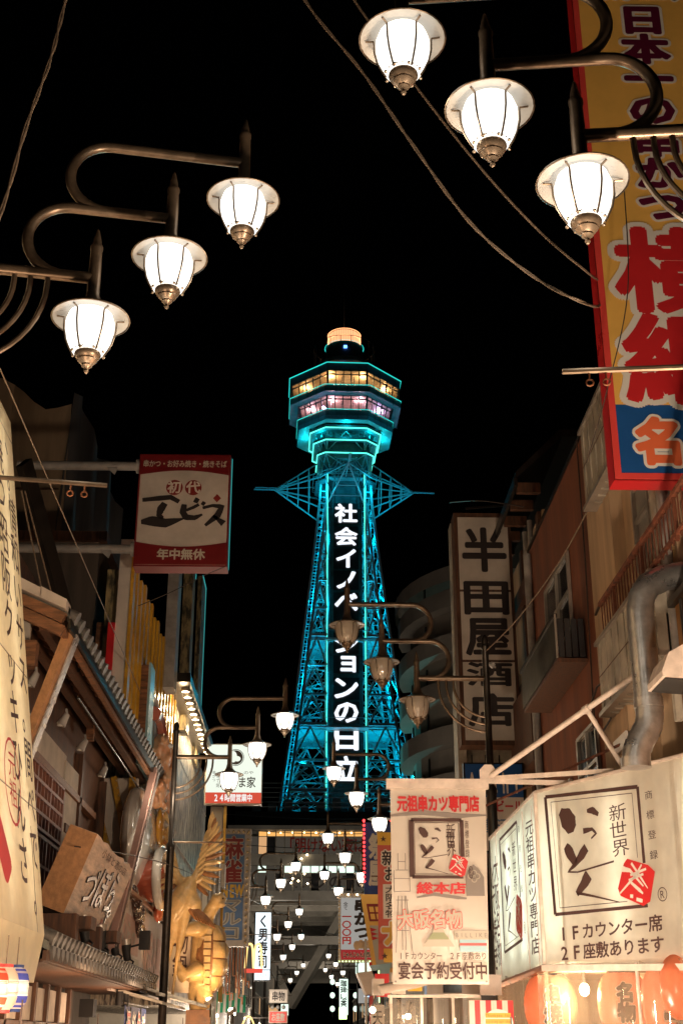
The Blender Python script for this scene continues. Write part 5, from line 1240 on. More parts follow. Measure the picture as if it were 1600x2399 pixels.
# round apartment block
ap = thing('round_apartment_block', 'rounded apartment block with curved balconies, its edge catching cyan light', 'apartment building', (14, 86, 0))
def curve(r, z): return [(13.9 + r * 1.0 * math.cos(R(a)), 86 + r * 1.25 * math.sin(R(a)), z) for a in range(160, 296, 9)]
point('added_warm_fill', (3.5, 66, 9), (1, .8, .6), 500, .5, ap); b0 = MB(); lo = curve(7.0, 0); hi = curve(7.0, 29.2); n = len(lo); b0.add(lo + hi, [(i, i + 1, n + i + 1, n + i) for i in range(n - 1)]); b0.build('curved_wall', 'apartment', ap)  # the point light is added to brighten the block, no fixture there
for k in range(10):
    z = 1 + k * 2.95; o_ = curve(7.9, z); i_ = curve(7.9, z + 1.15); j_ = curve(7.0, z)
    MB().add(o_ + i_, [(i, i + 1, n + i + 1, n + i) for i in range(n - 1)]).add(o_ + j_, [(i, i + 1, n + i + 1, n + i) for i in range(n - 1)]).build('balcony', 'apartment', ap)
    for q in (2, 5, 8, 11): MB().box((curve(7.02, 0)[q][0] - .05, curve(7.02, 0)[q][1] - .4, z + 1.2), (curve(7.02, 0)[q][0] + .05, curve(7.02, 0)[q][1] + .4, z + 2.6)).build('balcony_door', 'window_dark', ap)
MB().add(curve(8.1, 30.2) + [(13.9, 86, 30.2)], [tuple(range(n + 1))]).add(curve(8.1, 29.2) + curve(8.1, 30.2), [(i, i + 1, n + i + 1, n + i) for i in range(n - 1)]).build('roof_edge', 'apartment', ap)
box('building_core', 'apartment', (13.9, 80, 0), (26, 98, 29.2), ap)
point('added_cyan_spot', (-2, 122, 16), (.1, .85, .8), 26000, .5, ap, 34, (7, 86, 15))  # added spot, stands in for the tower's cyan light on this block
# lit corner shop sign
cs = thing('lit_corner_sign', 'cream backlit corner shop sign with black brush characters and a red seal above the lanterns', 'sign', (3.2, 16, 2.4))
A = Vector((2.85, 16.4, 0)); B = Vector((2.6, 19.0, 0)); RD = Vector((1.15, -2.4, 0)).normalized(); Cc = A + RD * 4.2
fa = Fr((A.x, A.y, 0), RD); fl = Fr((B.x, B.y, 0), (A - B)); LL = (A - B).length
MB().quad(fa.p(0.02, 2.46), fa.p(4.2, 2.28), fa.p(4.2, 4.46), fa.p(.02, 4.52)).build('front_face', 'lightbox_white', cs)
MB().quad(fl.p(0, 2.34), fl.p(LL - .02, 2.46), fl.p(LL - .02, 4.52), fl.p(0, 4.3)).build('side_face', 'lightbox_cool', cs)
MB().prism([fa.p(0, 4.53), fa.p(4.2, 4.47), fa.p(4.2, 4.47, -.5), fl.p(0, 4.32, -.5), fl.p(0, 4.32)], (0, 0, .03)).build('top_sheet', 'white_steel', cs)
MB().beam(fa.p(0, 2.42, .02), fa.p(4.2, 2.25, .02), .07).build('bottom_rail', 'white_steel', cs); MB().tube([fl.p(-.1, 2.3, .02), fl.p(LL, 2.42, .02)], .045, 8).build('roller_tube', 'copper', cs)
MB().beam(fa.p(0, 2.46, .0), fa.p(0, 4.52, .0), .05).build('corner_post', 'white_steel', cs); MB().beam(fa.p(0, 4.53, .01), fa.p(4.2, 4.47, .01), .03).beam(fl.p(0, 4.32, .01), fl.p(LL, 4.53, .01), .03).build('top_edge', 'white_steel', cs)
for u in (.42, 2.3, 2.62): MB().beam(fa.p(u, 2.42, -.03), fa.p(u, 4.5, -.03), .03).build('inner_rib', 'mid_wall', cs)
f_b = fa.p(0, 0, -.5)
MB().prism([fa.p(.2, 2.4, -.55), fa.p(4.2, 2.3, -.55), fa.p(4.2, 4.45, -.55), fa.p(.2, 4.45, -.55)], fa.n * -.02).build('back_panel', 'shade_enamel', cs)
MB().prism([fl.p(0, 2.4, -.6), fl.p(LL, 2.4, -.6), fl.p(LL, 4.4, -.6), fl.p(0, 4.3, -.6)], fl.n * -.02).build('back_panel', 'shade_enamel', cs)
for u in (.28, 1.5, 2.9, 3.7): MB().tube([fa.p(u, 2.65, -.22), fa.p(u, 4.3, -.22)], .018, 6).build('inner_tube', 'white_tube', cs)
for u in (.35, 1.0, 1.65, 2.3): MB().tube([fl.p(u, 2.6, -.2), fl.p(u, 4.2, -.2)], .018, 6).build('inner_tube', 'cool_tube', cs)
for u in (.42, 1.95, 2.42): MB().beam(fl.p(u, 2.42, .012), fl.p(u, 4.4, .012), .006).build('print_line', 'poster_pink', cs)
def logo(f, mp, parent, seal=True):
    """brush frame and characters; mp maps unit square to the face"""
    def P(x, y, h=.0): X, Y = mp(x, y); return (X, Y, h)
    k = abs(mp(1, 0)[0] - mp(0, 0)[0])
    for a, c, h in (((0, 1), (1, 1), .022), ((0, 0), (0, 1), .03), ((0, 0), (1, 0), .02), ((1, .35), (1, 1), .025)):
        stroke(f, [P(*a, h), P((a[0] + c[0]) / 2, (a[1] + c[1]) / 2, h * .9), P(*c, h)], .006, 'ink_brown', parent, 'frame_stroke')
    for a, c in (((.06, .95), (.94, .95)), ((.06, .05), (.06, .95)), ((.06, .05), (.8, .05)), ((.94, .4), (.94, .95))): stroke(f, [P(*a, .004), P(*c, .004)], .006, 'ink_brown', parent, 'frame_line')
    q = k / 1.75
    for S in ([(.16, .86, .05), (.22, .8, .13), (.28, .73, .12), (.31, .7, .05)], [(.46, .84, .02), (.52, .84, .045), (.58, .8, .025)], [(.4, .67, .035), (.5, .68, .02), (.54, .64, .015), (.48, .6, .01)],
              [(.19, .56, .05), (.23, .5, .085), (.29, .4, .05)], [(.42, .53, .06), (.36, .47, .06), (.27, .39, .03), (.19, .34, .012), (.3, .33, .01), (.7, .39, .012)],
              [(.42, .3, .075), (.36, .23, .07), (.27, .15, .035)], [(.27, .16, .02), (.45, .12, .012), (.72, .05, .006)]):
        stroke(f, [P(x, y, h * q) for x, y, h in S], .008, 'ink_brown', parent)
    for ch, x, y in (('新', .78, .8), ('世', .77, .65), ('界', .78, .5)):
        X, Y = mp(x, y); kx = .095 * k; cells(f, ch, X - kx, Y - .1, X + kx, Y + .1, .007, .0).build('small_character', 'ink_brown', parent)
    for i, ch in enumerate('商標登録'):
        X, Y = mp(1.1, .92 - .17 * i); kx = .04 * k; cells(f, ch, X - kx, Y - .05, X + kx, Y + .05, .007, -.005).build('small_character', 'ink_brown', parent)
    pts = [(.84, .4), (1.04, .33), (1.1, .27), (1.03, .03), (.96, .0), (.74, .1), (.72, .16), (.8, .36)]
    MB().add([f.p(*mp(x, y), .012) for x, y in pts], [tuple(range(8))]).build('red_seal', 'sign_red', parent)
    for S in ([(.74, .12, .006), (.92, .26, .01), (.98, .34, .006)], [(.78, .32, .02), (.86, .3, .012), (.98, .16, .006)], [(.88, .36, .01), (.97, .22, .008), (1.02, .14, .004)], [(.86, .2, .01), (.94, .13, .012), (.97, .1, .006)], [(.84, .09, .012), (.87, .085, .012)], [(.9, .06, .012), (.96, .04, .012)], [(.86, .26, .008), (1.02, .3, .008)], [(.84, .22, .008), (.99, .26, .008)]):
        stroke(f, [P(x, y, h * q * 1.7) for x, y, h in S], .016, 'white_ink', parent, 'seal_stroke')
    X, Y = mp(1.15, .08); disc(f, X, Y, .045 * k, .008, 'ink_brown', parent, 'ring', ry=.075, hole=.01); cells(f, 'R', X - .03 * k, Y - .05, X + .03 * k, Y + .05, .009, .0).build('small_character', 'ink_brown', parent)
def mpf(x, y): return (.22 + 1.78 * x + .06 * (1 - y) * (1 - x), (2.98 + 1.42 * y) - .12 * x * y + .04 * (1 - x) * (1 - 0))
logo(fa, mpf, cs)
text(fa, '1Fカウンター席', .3, 2.7, 2.22, 2.88, 'ink_brown', cs, off=.02); text(fa, '2F座敷あります', .3, 2.48, 2.22, 2.66, 'ink_brown', cs, off=.02)
def mpl(x, y): return (.62 + 1.0 * x, 2.72 + 1.5 * y + .1 * x)
logo(fl, mpl, cs)
for s_, u0, u1, z0, z1 in (('元祖串カツ専門店', 2.05, 2.45, 2.6, 4.25), ('大阪名物', .2, .45, 2.55, 4.05), ('どて焼き', .0, .22, 2.5, 3.95)):
    text(fl, s_, u0, z0, u1, z1, 'ink_brown', cs, vert=True, off=.015)
# lanterns, curtain and bulb beneath the corner sign
for k, (x, y, z, r, s_, m_, lab) in enumerate(((2.98, 16.9, 2.02, .33, '串焼', 'paper_red', 'orange paper lantern at the left end behind the clear vinyl curtain'), (3.72, 16.2, 2.02, .3, '名物', 'paper_red', 'orange paper lantern just right of the bright bulb'), (4.0, 15.2, 2.02, .3, '上', 'paper_red', 'pale orange paper lantern behind the vinyl curtain, left of the largest one'), (4.05, 14.4, 2.14, .33, '酒', 'paper_red', 'largest glowing red paper lantern at the bottom right'), (4.35, 13.9, 2.0, .28, 'し', 'paper_red', 'red paper lantern cut off by the right edge'))):
    l = thing('paper_lantern', lab, 'lantern', (x, y, z - .4), 'red paper lanterns under the corner sign')
    prof = [(.16, -.36)] + [(.16 + (r - .16) * math.cos(R(-80 + 160 * i / 12)), .33 * math.sin(R(-80 + 160 * i / 12))) for i in range(13)] + [(.16, .36)]
    pf = []
    for i in range(25): a = R(-80 + 160 * i / 24); pf.append((.15 + (r - .15) * math.cos(a) - (.004 if i % 2 else 0), .34 * math.sin(a)))
    MB().lathe(pf, (x, y, z), 28).build('paper_shade', m_, l)
    MB().lathe([(.17, .33), (.17, .38), (.1, .39)], (x, y, z), 20).lathe([(.17, -.33), (.17, -.38), (.1, -.39)], (x, y, z), 20).build('rim', 'black', l)
    ff = Fr((x - .07, y - r - .012, z), (1, .15, 0)); text(ff, s_, -.08, -.22, .14, .22, 'ink', l, vert=len(s_) > 1, off=.05, out='paper_white', oo=.1)
    point('bulb', (x, y, z), (1, .74, .48), 3.4, .06, l)
cu = thing('vinyl_curtain', 'clear crinkled vinyl curtain hanging under the lit corner sign', 'curtain', (2.8, 17, 1.5))
b = MB(); path = []
for i in range(40): t = i / 39; q = fl.p(.1 + (LL - .1) * t, 0, .0); path.append((q.x + .05 * math.sin(i * 1.7), q.y + .02 * math.sin(i * 2.9)))
for i in range(60): t = i / 59; q = fa.p(3.9 * t, 0, .0); path.append((q.x + .03 * math.sin(i * 1.3), q.y + .04 * math.sin(i * 1.1)))
n = len(path); b.add([(x, y, 2.42 - .1 * (math.sin(i * .33) ** 2)) for i, (x, y) in enumerate(path)] + [(x + .02 * math.sin(i), y + .02, .6) for i, (x, y) in enumerate(path)], [(i, i + 1, n + i + 1, n + i) for i in range(n - 1)]); b.sm = True
b.build('curtain_sheet', 'vinyl', cu)
for u in (1.75, 3.0): MB().tube([fa.p(u, .6, .03), fa.p(u, 2.4, .03)], .018, 6).build('curtain_pole', 'white_steel', cu)
bl = thing('bare_bulb', 'glaring bare bulb behind the vinyl curtain between two lanterns', 'light bulb', (3.3, 16.6, 2.2))
MB().ell((3.33, 16.5, 2.18), (.06, .06, .075), 12, 8).build('bulb', light_mat('bare_bulb_glow', (1, .8, .5), 60), bl); MB().tube([(3.33, 16.5, 2.24), (3.33, 16.5, 2.42)], .02, 6).build('socket', 'black', bl)
point('bulb_light', (3.33, 16.35, 2.12), (1, .74, .45), 70, .07, bl)
ci = thing('corner_shop', 'warm lit shop interior behind the lanterns at the bottom right', 'shop', (4.5, 17, 0))
box('back_wall', 'cream_wall', (3.4, 18.6, 0), (4.9, 18.7, 2.6), ci); MB().prism([fa.p(-.0, 2.2, -1.0), fa.p(4.2, 2.2, -1.0), fa.p(4.2, .2, -1.0), fa.p(0, .2, -1.0)], fa.n * -.04).build('inner_wall', 'white_lit_wall', ci); box('dark_lining', 'dark_wood', (4.0, 14.0, 1.5), (4.06, 15.6, 1.86), ci)
MB().prism([fl.p(.1, 2.38, -.1), fa.p(.1, 2.38, -.1), fa.p(4.1, 2.38, -.1), (4.9, 18.6, 2.38)], (0, 0, .03)).build('ceiling', 'cream_wall', ci)
# white stay bars
wsb = thing('white_stay_bar', 'white painted steel stay running from the banner arm up to the ochre wall', 'steel brace', (3, 15, 4.6))
p0, p1 = Vector((2.23, 16, 4.66)), Vector((4.28, 13.75, 5.83)); pm = p0 + (p1 - p0) * .5
MB().tube([p0, p1], .035, 10).build('main_bar', 'white_steel', wsb); MB().tube([pm, (3.85, 15.4, 4.5)], .03, 10).build('branch_bar', 'white_steel', wsb)
MB().tube([pm - (p1 - p0).normalized() * .04, pm + (p1 - p0).normalized() * .04], .05, 10).build('collar', 'white_steel', wsb); MB().box((4.24, 13.65, 5.72), (4.3, 13.85, 5.98)).build('wall_plate', 'white_steel', wsb)
MB().prism([(2.1, 15.97, 4.58), (2.1, 15.97, 4.74), (2.16, 15.97, 4.8), (2.25, 15.97, 4.8), (2.33, 15.97, 4.7), (2.33, 15.97, 4.58)], (0, .05, 0)).build('gusset', 'white_steel', wsb)
rb = thing('rusty_stay_bar', 'thin rusty stay bar behind the white one, fixed to a bracket', 'steel brace', (3, 20, 4.5))
MB().tube([(1.9, 23.5, 5.0), (3.95, 15.9, 5.08)], .02, 8).build('bar', 'rust', rb)
# hanging cloth banner
hb = thing('hanging_banner', 'big off-white cloth banner with a red heading and framed brush drawing on a white arm', 'banner', (1.6, 16, 2.2))
f = front(.98, 16, 2.22); bw_, bh = 1.13, 2.28
b = MB(); g1, g2 = 20, 30; vs3 = []
for i in range(g1 + 1):
    for j in range(g2 + 1):
        u, v = i / g1, j / g2; vs3.append(f.p(u * (bw_ + .06 * v) - 0 * v, v * bh, .012 * math.sin(u * 7 + v * 3) + .008 * math.sin(v * 14 + u * 4) - .03))
b.add(vs3, [(i * (g2 + 1) + j, (i + 1) * (g2 + 1) + j, (i + 1) * (g2 + 1) + j + 1, i * (g2 + 1) + j + 1) for i in range(g1) for j in range(g2)]); b.sm = True
b.build('cloth', 'banner_cloth', hb)
MB().box((.93, 15.96, 4.5), (2.2, 16.04, 4.62)).build('arm', 'white_steel', hb); MB().beam((2.2, 16, 4.6), (3.2, 16.0, 4.58), .07, .05).beam((2.2, 16.05, 4.64), (3.6, 15.2, 4.58), .05).build('arm_extension', 'white_steel', hb)
text(f, '元祖串カツ専門店', .08, 2.0, 1.1, 2.2, 'sign_red', hb, off=.04)
stroke(f, [(0, 1.95, .012), (.4, 1.99, .03), (.8, 1.95, .03), (1.18, 1.96, .008)], .006, 'grey_ink', hb); stroke(f, [(.3, .98, .01), (.5, 1.02, .02), (.8, .98, .02), (.9, .97, .01)], .006, 'grey_ink', hb)
logo(f, lambda x, y: (.25 + .62 * x, 1.22 + .68 * y), hb)
text(f, '総本店', .3, 1.02, .9, 1.16, 'sign_red', hb, off=.035)
text(f, '大阪名物', .06, .62, .84, .84, 'pale_ink', hb, off=.03, out='sign_pinkred', oo=.065, rot=.12)
text(f, '1Fカウンター 2F座敷あり', .06, .27, 1.12, .36, 'ink_brown', hb, off=.0); text(f, '宴会予約受付中', .06, .05, 1.12, .25, 'ink_brown', hb, off=.02)
text(f, 'BILLIKE', .74, .52, 1.14, .58, 'grey_ink', hb, off=.0)
for (a, c) in (((.05, 1.3), (.2, 1.3)), ((.03, 1.2), (.22, 1.2)), ((.03, 1.05), (.22, 1.05)), ((.08, 1.4), (.17, 1.4)), ((.08, 1.3), (.08, 1.5)), ((.17, 1.3), (.17, 1.5)), ((.03, 1.05), (.03, 1.3)), ((.22, 1.05), (.22, 1.3)), ((.08, 1.0), (.04, .35)), ((.17, 1.0), (.24, .35)), ((.12, 1.0), (.12, .38)), ((.16, 1.0), (.16, .38)), ((.05, .95), (.2, .95)), ((.06, .6), (.2, .6))):
    stroke(f, [(*a, .004), (*c, .004)], .004, 'grey_ink', hb, 'tower_drawing')
for pts_, m_ in (([(.36, .42), (.74, .42), (.68, .5), (.42, .5)], 'pale_ink'), ([(.42, .5), (.68, .5), (.62, .58), (.48, .58)], 'green_ink'), ([(.47, .58), (.63, .58), (.58, .66), (.52, .66)], 'pale_ink')):
    MB().add([f.p(x, y, .001) for x, y in pts_], [(0, 1, 2, 3)]).build('castle_drawing', m_, hb)
ap_ = [(.9, 1.0), (.9, 1.22), (.93, 1.3), (1.0, 1.37), (1.07, 1.3), (1.12, 1.22), (1.12, 1.0)]
MB().add([f.p(x, y, .002) for x, y in ap_], [tuple(range(7))]).build('arch_drawing', 'grey_ink', hb)
for x, y in ((1.0, 1.27), (1.0, 1.19), (.96, 1.23), (1.04, 1.23)): disc(f, x, y, .035, .006, 'pale_ink', hb, 'arch_tracery', hole=.01, n=12)
f.panel('pedestal_drawing', 'pale_ink', .74, .5, 1.14, .6, hb, d=.002, t=.001)
f.panel('print_block', 'pale_ink', .88, .03, 1.12, .24, hb, d=.0, t=.001); f.panel('print_block', 'sky_blue', .8, .36, 1.12, .5, hb, d=.0, t=.001); f.panel('print_block', 'sign_pinkred', .8, .43, 1.12, .46, hb, d=.003, t=.001)
for x in (.03, 1.1): disc(f, x, .03, .012, .004, 'grey_ink', hb, 'eyelet', n=8)
# red banners with stars
rd = thing('red_star_banner', 'wide red banner with orange star strips behind the big cloth banner', 'banner', (2.4, 26, 3))
f = front(1.32, 26, 3.05); f.panel('red_field', 'banner_red', 0, 0, 2.2, 2.35, rd); f.panel('orange_strip', 'yellow_ink', 0, 2.15, 2.2, 2.4, rd, d=.004); f.panel('orange_strip', 'yellow_ink', .1, -.05, 2.2, .2, rd, d=.004)
for y in (2.27, .07):
    for k in range(11): cells(f, '★', .05 + k * .2, y - .07, .19 + k * .2, y + .07, .01, 0).build('star', 'ink_brown', rd)
text(f, '新世界', .08, 1.75, .95, 2.05, 'ink', rd, off=.02, out='sign_white', oo=.1); text(f, 'お好み', .12, 1.45, .95, 1.74, 'ink', rd, off=.02, out='sign_white', oo=.1)
f.panel('white_strip', 'sign_white', .1, .75, .42, 1.4, rd, d=.006); text(f, '大阪名物', .14, .77, .38, 1.38, 'ink', rd, vert=True, d=.012)
text(f, 'ナイフ', .05, .25, 1.3, .72, 'yellow_ink', rd, off=.06, out='white_ink', oo=.12)
text(f, '世界に', 1.9, .4, 2.15, 1.2, 'ink', rd, vert=True, off=.02)
yt = thing('tilted_yellow_banner', 'narrow yellow framed banner hanging askew beside the red star banner', 'banner', (1.5, 33, 3.2))
f = Fr((1.6, 33, 3.15), (1, 0, 0), (-.17, 0, 1)); f.panel('yellow_field', 'sign_yellow', -.05, 0, .5, 1.85, yt); f.panel('blue_field', 'pale_ink', .05, .1, .45, 1.1, yt, d=.004)
f.panel('black_box', 'red_brown_ink', .06, 1.2, .44, 1.62, yt, d=.006); 
for i in range(2):
    for j in range(2): f.panel('yellow_square', 'sign_yellow', .11 + i * .15, 1.25 + j * .17, .22 + i * .15, 1.38 + j * .17, yt, d=.01)
for k in range(3): MB().add([f.p(.05, 1.05 - k * .1, .008), f.p(.22, 1.0 - k * .1, .008), f.p(.05, .95 - k * .1, .008)], [(0, 1, 2)]).build('red_zigzag', 'sign_red', yt)
# skewer sign
ks = thing('skewer_sign', 'white and red skewer sign edged with small bulbs, showing one hundred yen', 'sign', (1.4, 40, 3.8))
box('casing', 'alu', (.85, 40.03, 3.76), (1.98, 40.25, 5.72), ks); f = front(.89, 40, 3.81)
f.panel('white_field', light_mat('dim_lit_white', (.8, .76, .7), .42), .03, .3, 1.03, 1.78, ks); f.panel('red_field', light_mat('dim_lit_red', (.6, .05, .05), .5), .03, .02, 1.03, .3, ks)
text(f, '串かつ', .42, .6, .92, 1.75, 'ink', ks, vert=True, off=.06); text(f, '一〇〇円', .06, .45, .34, 1.35, 'red_ink', ks, vert=True, off=.04); text(f, '全て', .1, 1.42, .24, 1.66, 'ink', ks, vert=True)
text(f, 'じゃんじゃん大西屋', .08, .08, .98, .24, 'ink', ks, off=.03, out='sign_white', oo=.07)
for k in range(4): MB().ell(f.p(.5 + k * .12, .42 + .03 * (k % 2), .01), (.1, .01, .13), 10, 6).build('printed_skewer', 'cream_wall', ks)
for k in range(20): MB().ell(f.p(-.02, .0 + k * .098, .02), (.022, .022, .022), 6, 4).build('bulb', 'bulb_off', ks)
for k in range(13): MB().ell(f.p(-.02 + k * .1, -.03, .02), (.022, .022, .022), 6, 4).build('bulb', 'green_lamp', ks); MB().ell(f.p(-.02 + k * .09, 1.87, .02), (.022, .022, .022), 6, 4).build('bulb', 'warm_bulb' if k % 3 == 0 else 'bulb_off', ks)
# dark sign edged with red lights
rs = thing('red_dotted_sign', 'dark blue sign edged by a vertical line of red lights', 'sign', (1.7, 36, 5))
box('casing', 'noren_blue', (1.46, 36.02, 5.2), (2.7, 36.2, 7.2), rs); f = front(1.46, 36, 5.2); text(f, '祭屋', .12, .3, .6, 1.7, 'pale_ink', rs, vert=True, off=.04)
for k in range(15): MB().ell(f.p(.0, .42 + k * .115, .02), (.035, .03, .035), 8, 5).build('red_light', 'red_led', rs)
for k in range(5): MB().ell(f.p(.0 + k * .25, 2.05, .02), (.035, .03, .035), 8, 5).build('red_light', 'red_led', rs)
facade('shop_building', 'low dim building on the right behind the star banner', 1, 33.5, 56, 3.4, 5.6, 'mid_wall', 1, .3, 8)
facade('shop_building', 'far row of low dark buildings at the right end of the street', 1, 57, 138, 4.4, 5.2, 'dark_wall', 1, .25, 9)
fs_ = thing('distant_lit_sign', 'small bright green-white vertical sign far down the street on the right', 'sign', (2.9, 120, 3.8))
box('casing', 'dark_iron', (2.6, 120.05, 3.7), (3.4, 120.2, 6.7), fs_); f = front(2.6, 120, 3.7); f.panel('lit_face', 'room_white', .02, .02, .78, 2.98, fs_); text(f, '珈琲喫茶店', .12, .1, .68, 2.9, 'ink', fs_, vert=True, off=.03)
for k in range(7): 
    x, z = 2.0 + (k % 3) * 1.0, 4.0 + (k // 3) * 1.1
    s = thing('distant_lamp', ('green-white lamp far down the street, number of its cluster at the ' + ('lower left', 'lower middle', 'lower right', 'centre left', 'centre', 'centre right', 'top')[k]).replace('number of its cluster', 'in its cluster'), 'lamp', (x, 119, z), 'green-white lamps around the distant lit sign')
    MB().ell((x, 119, z + .2), (.22, .2, .25), 8, 6).build('globe', 'room_white', s); MB().box((x - .02, 118.98, z - .5), (x + .02, 119.02, z)).build('post', 'dark_iron', s)
# small shops at the bottom right
st = thing('street_stall', 'cluttered stall front with clear vinyl sheets and white frames at the bottom right', 'stall', (2.2, 21, 0))
for x in (1.25, 1.72, 2.2, 2.65): MB().box((x - .02, 20.98, .8), (x + .02, 21.02, 2.25)).build('frame_post', 'white_steel', st)
MB().box((1.2, 20.97, 2.22), (2.9, 21.03, 2.26)).build('frame_rail', 'white_steel', st)
b = MB(); 
for i in range(30): x = 1.25 + i * .05; b.add([(x, 21.06 + .03 * math.sin(i * 1.4), .6), (x + .05, 21.06 + .03 * math.sin((i + 1) * 1.4), .6), (x + .05, 21.06 + .03 * math.sin((i + 1) * 1.7 + 1), 2.2), (x, 21.06 + .03 * math.sin(i * 1.7 + 1), 2.2)], [(0, 1, 2, 3)])
b.build('vinyl_sheet', 'vinyl_dirty', st)
MB().tube([(1.05, 20.6, 2.32), (1.6, 20.7, 2.42), (2.4, 21, 2.62)], [.07, .08, .06], 10).build('rolled_awning', 'dull_white', st)
b = MB()
for i in range(12): x = .98 + i * .05; b.add([(x, 20.4 + .06 * math.sin(i * 1.9), .8), (x + .05, 20.4 + .06 * math.sin((i + 1) * 1.9), .8), (x + .06, 20.5, 2.15 - .03 * (i % 3)), (x + .01, 20.5, 2.15 - .03 * (i % 3))], [(0, 1, 2, 3)])
b.build('draped_plastic', 'vinyl_dirty', st)
box('upper_wall', 'dull_white', (1.9, 22, 2.3), (3.3, 22.1, 3.0), st); box('window', 'window_dark', (2.15, 21.96, 2.32), (2.45, 22, 2.75), st); MB().box((.98, 21.2, 2.26), (1.16, 21.4, 2.5)).build('fan', 'sign_white', st)
box('dark_drape', 'black', (2.62, 20.8, 1.2), (2.85, 20.9, 3.2), st)
for k, (x, y, z) in enumerate(((.92, 20, 2.02), (1.5, 20.9, 1.95))):
    s = thing('clip_lamp', ('warm bare clip lamp at the left end of the stall', 'white clip lamp low behind the vinyl of the stall')[k], 'lamp', (x, y, z))
    MB().ell((x, y, z), (.045, .045, .045), 8, 6).build('bulb', 'warm_bulb', s); MB().tube([(x, y, z + .04), (x + .05, y, z + .2)], .015, 6).build('arm', 'black', s); point('lamp', (x, y - .1, z - .05), (1, .75, .5), 10, .05, s)
ab = thing('vertical_name_board', 'narrow white board with black characters at the left end of the stall', 'sign', (1.0, 22.4, 1.4))
f = front(1.0, 22.4, 1.3); f.panel('board', 'sign_white', 0, 0, .22, .85, ab, t=.03); text(f, '天閣', .03, .3, .19, .78, 'ink', ab, vert=True, off=.02)
po = thing('striped_poster', 'red and white striped poster with a yellow marked speech bubble at the bottom edge', 'poster', (2.3, 17.2, 1.6))
f = Fr((1.98, 17.0, 1.45), (1, .1, 0))
for k in range(8): f.panel('stripe', 'sign_red' if k % 2 else 'sign_white', k * .07, 0, (k + 1) * .07, .62, po)
disc(f, .36, .36, .19, .008, 'white_ink', po, 'speech_bubble', ry=.16)
for k, s_ in enumerate(('Thankyou for', 'visiting our shop', 'We hope you enjoy', 'with us')): f.panel('marker_band', 'yellow_ink', .2, .42 - k * .07, .52, .475 - k * .07, po, d=.012); text(f, s_, .2, .425 - k * .07, .52, .47 - k * .07, 'ink', po, d=.016, off=0)
lb = thing('pale_strip_sign', 'small pale cloth strip hanging beside the corner sign', 'cloth', (2.2, 17.6, 2.1)); box('cloth', 'dull_white', (2.2, 17.6, 2.15), (2.48, 17.62, 2.4), lb)
for k, (x0, x1, z) in enumerate(((1.15, 1.5, 2.55), (1.42, 1.8, 2.7))):
    s = thing('shop_awning', ('white angular awning low under the tilted yellow banner', 'pale blue fabric scoop under the tilted yellow banner')[k], 'awning', (x0, 30, z)); MB().hexa([(x0 - .1, 30, z + .55), (x1, 30, z + .6), (x1, 31, z + .6), (x0 - .1, 31, z + .55), (x0 + .1, 30, z), (x1 - .1, 30, z), (x1 - .1, 31, z), (x0 + .1, 31, z)][4:] + [(x0 - .1, 30, z + .45), (x1, 30, z + .5), (x1, 31, z + .5), (x0 - .1, 31, z + .45)]).build('fabric', ('dull_white', 'sky_blue')[k], s)
wps = thing('white_notice_board', 'pale notice board with small red marks on a red post below the skewer sign', 'sign', (2.2, 37, 2))
f = front(1.75, 37, 3.1); f.panel('board', 'sign_white', 0, 0, .6, .42, wps); text(f, '味自', .04, .08, .2, .38, 'red_ink', wps, vert=True, d=.01); box('red_post', 'sign_red', (1.62, 37, 1.5), (1.72, 37.1, 3.6), wps); box('metal_post', 'alu', (1.5, 37, 1.5), (1.56, 37.1, 4.2), wps)
ym = thing('yellow_lit_strip', 'thin yellow-green lit strip beside the big cloth banner', 'light strip', (1.3, 27, 2.4)); box('tube', 'green_lamp', (1.36, 26.9, 2.3), (1.38, 26.92, 2.9), ym)
bd = thing('shop_board_row', 'row of small coloured shop boards under the red star banner', 'sign', (1.3, 25, 2.2))
for k in range(6): box('board', ('sign_red', 'sign_white', 'yellow_ink', 'blue_ink', 'sign_white', 'banner_red')[k], (1.2 + k * .3, 25, 2.35 + .05 * (k % 3)), (1.46 + k * .3, 25.06, 2.75), bd)
for k, (x, z, ym_) in enumerate(((-1.9, 3.2, 92), (-2.2, 2.6, 75), (1.9, 2.9, 88), (2.5, 3.4, 70))):
    ds = thing('distant_shop_sign', ('tiny white shop sign far down the left side', 'small warm shop sign low on the left beyond the red sign', 'tiny green shop sign far down the right side', 'small white and red shop sign on the right beneath the skewer sign')[k], 'sign', (x, ym_, z))
    box('lit_face', ('room_white', 'room_warm', 'green_lamp', 'dim_lit_white')[k], (x, ym_, z), (x + .5, ym_ + .1, z + .7), ds); box('frame', 'dark_iron', (x - .04, ym_ + .02, z - .04), (x + .54, ym_ + .12, z), ds)
bs = thing('distant_blue_sign', 'small white and blue hourglass sign above the dark street end', 'sign', (2.1, 50, 2.9)); f = front(2.0, 50, 3.1); f.panel('white_half', 'blue_screen', 0, 0, .28, .5, bs); f.panel('blue_half', 'blue_led', .16, 0, .28, .5, bs, d=.01)

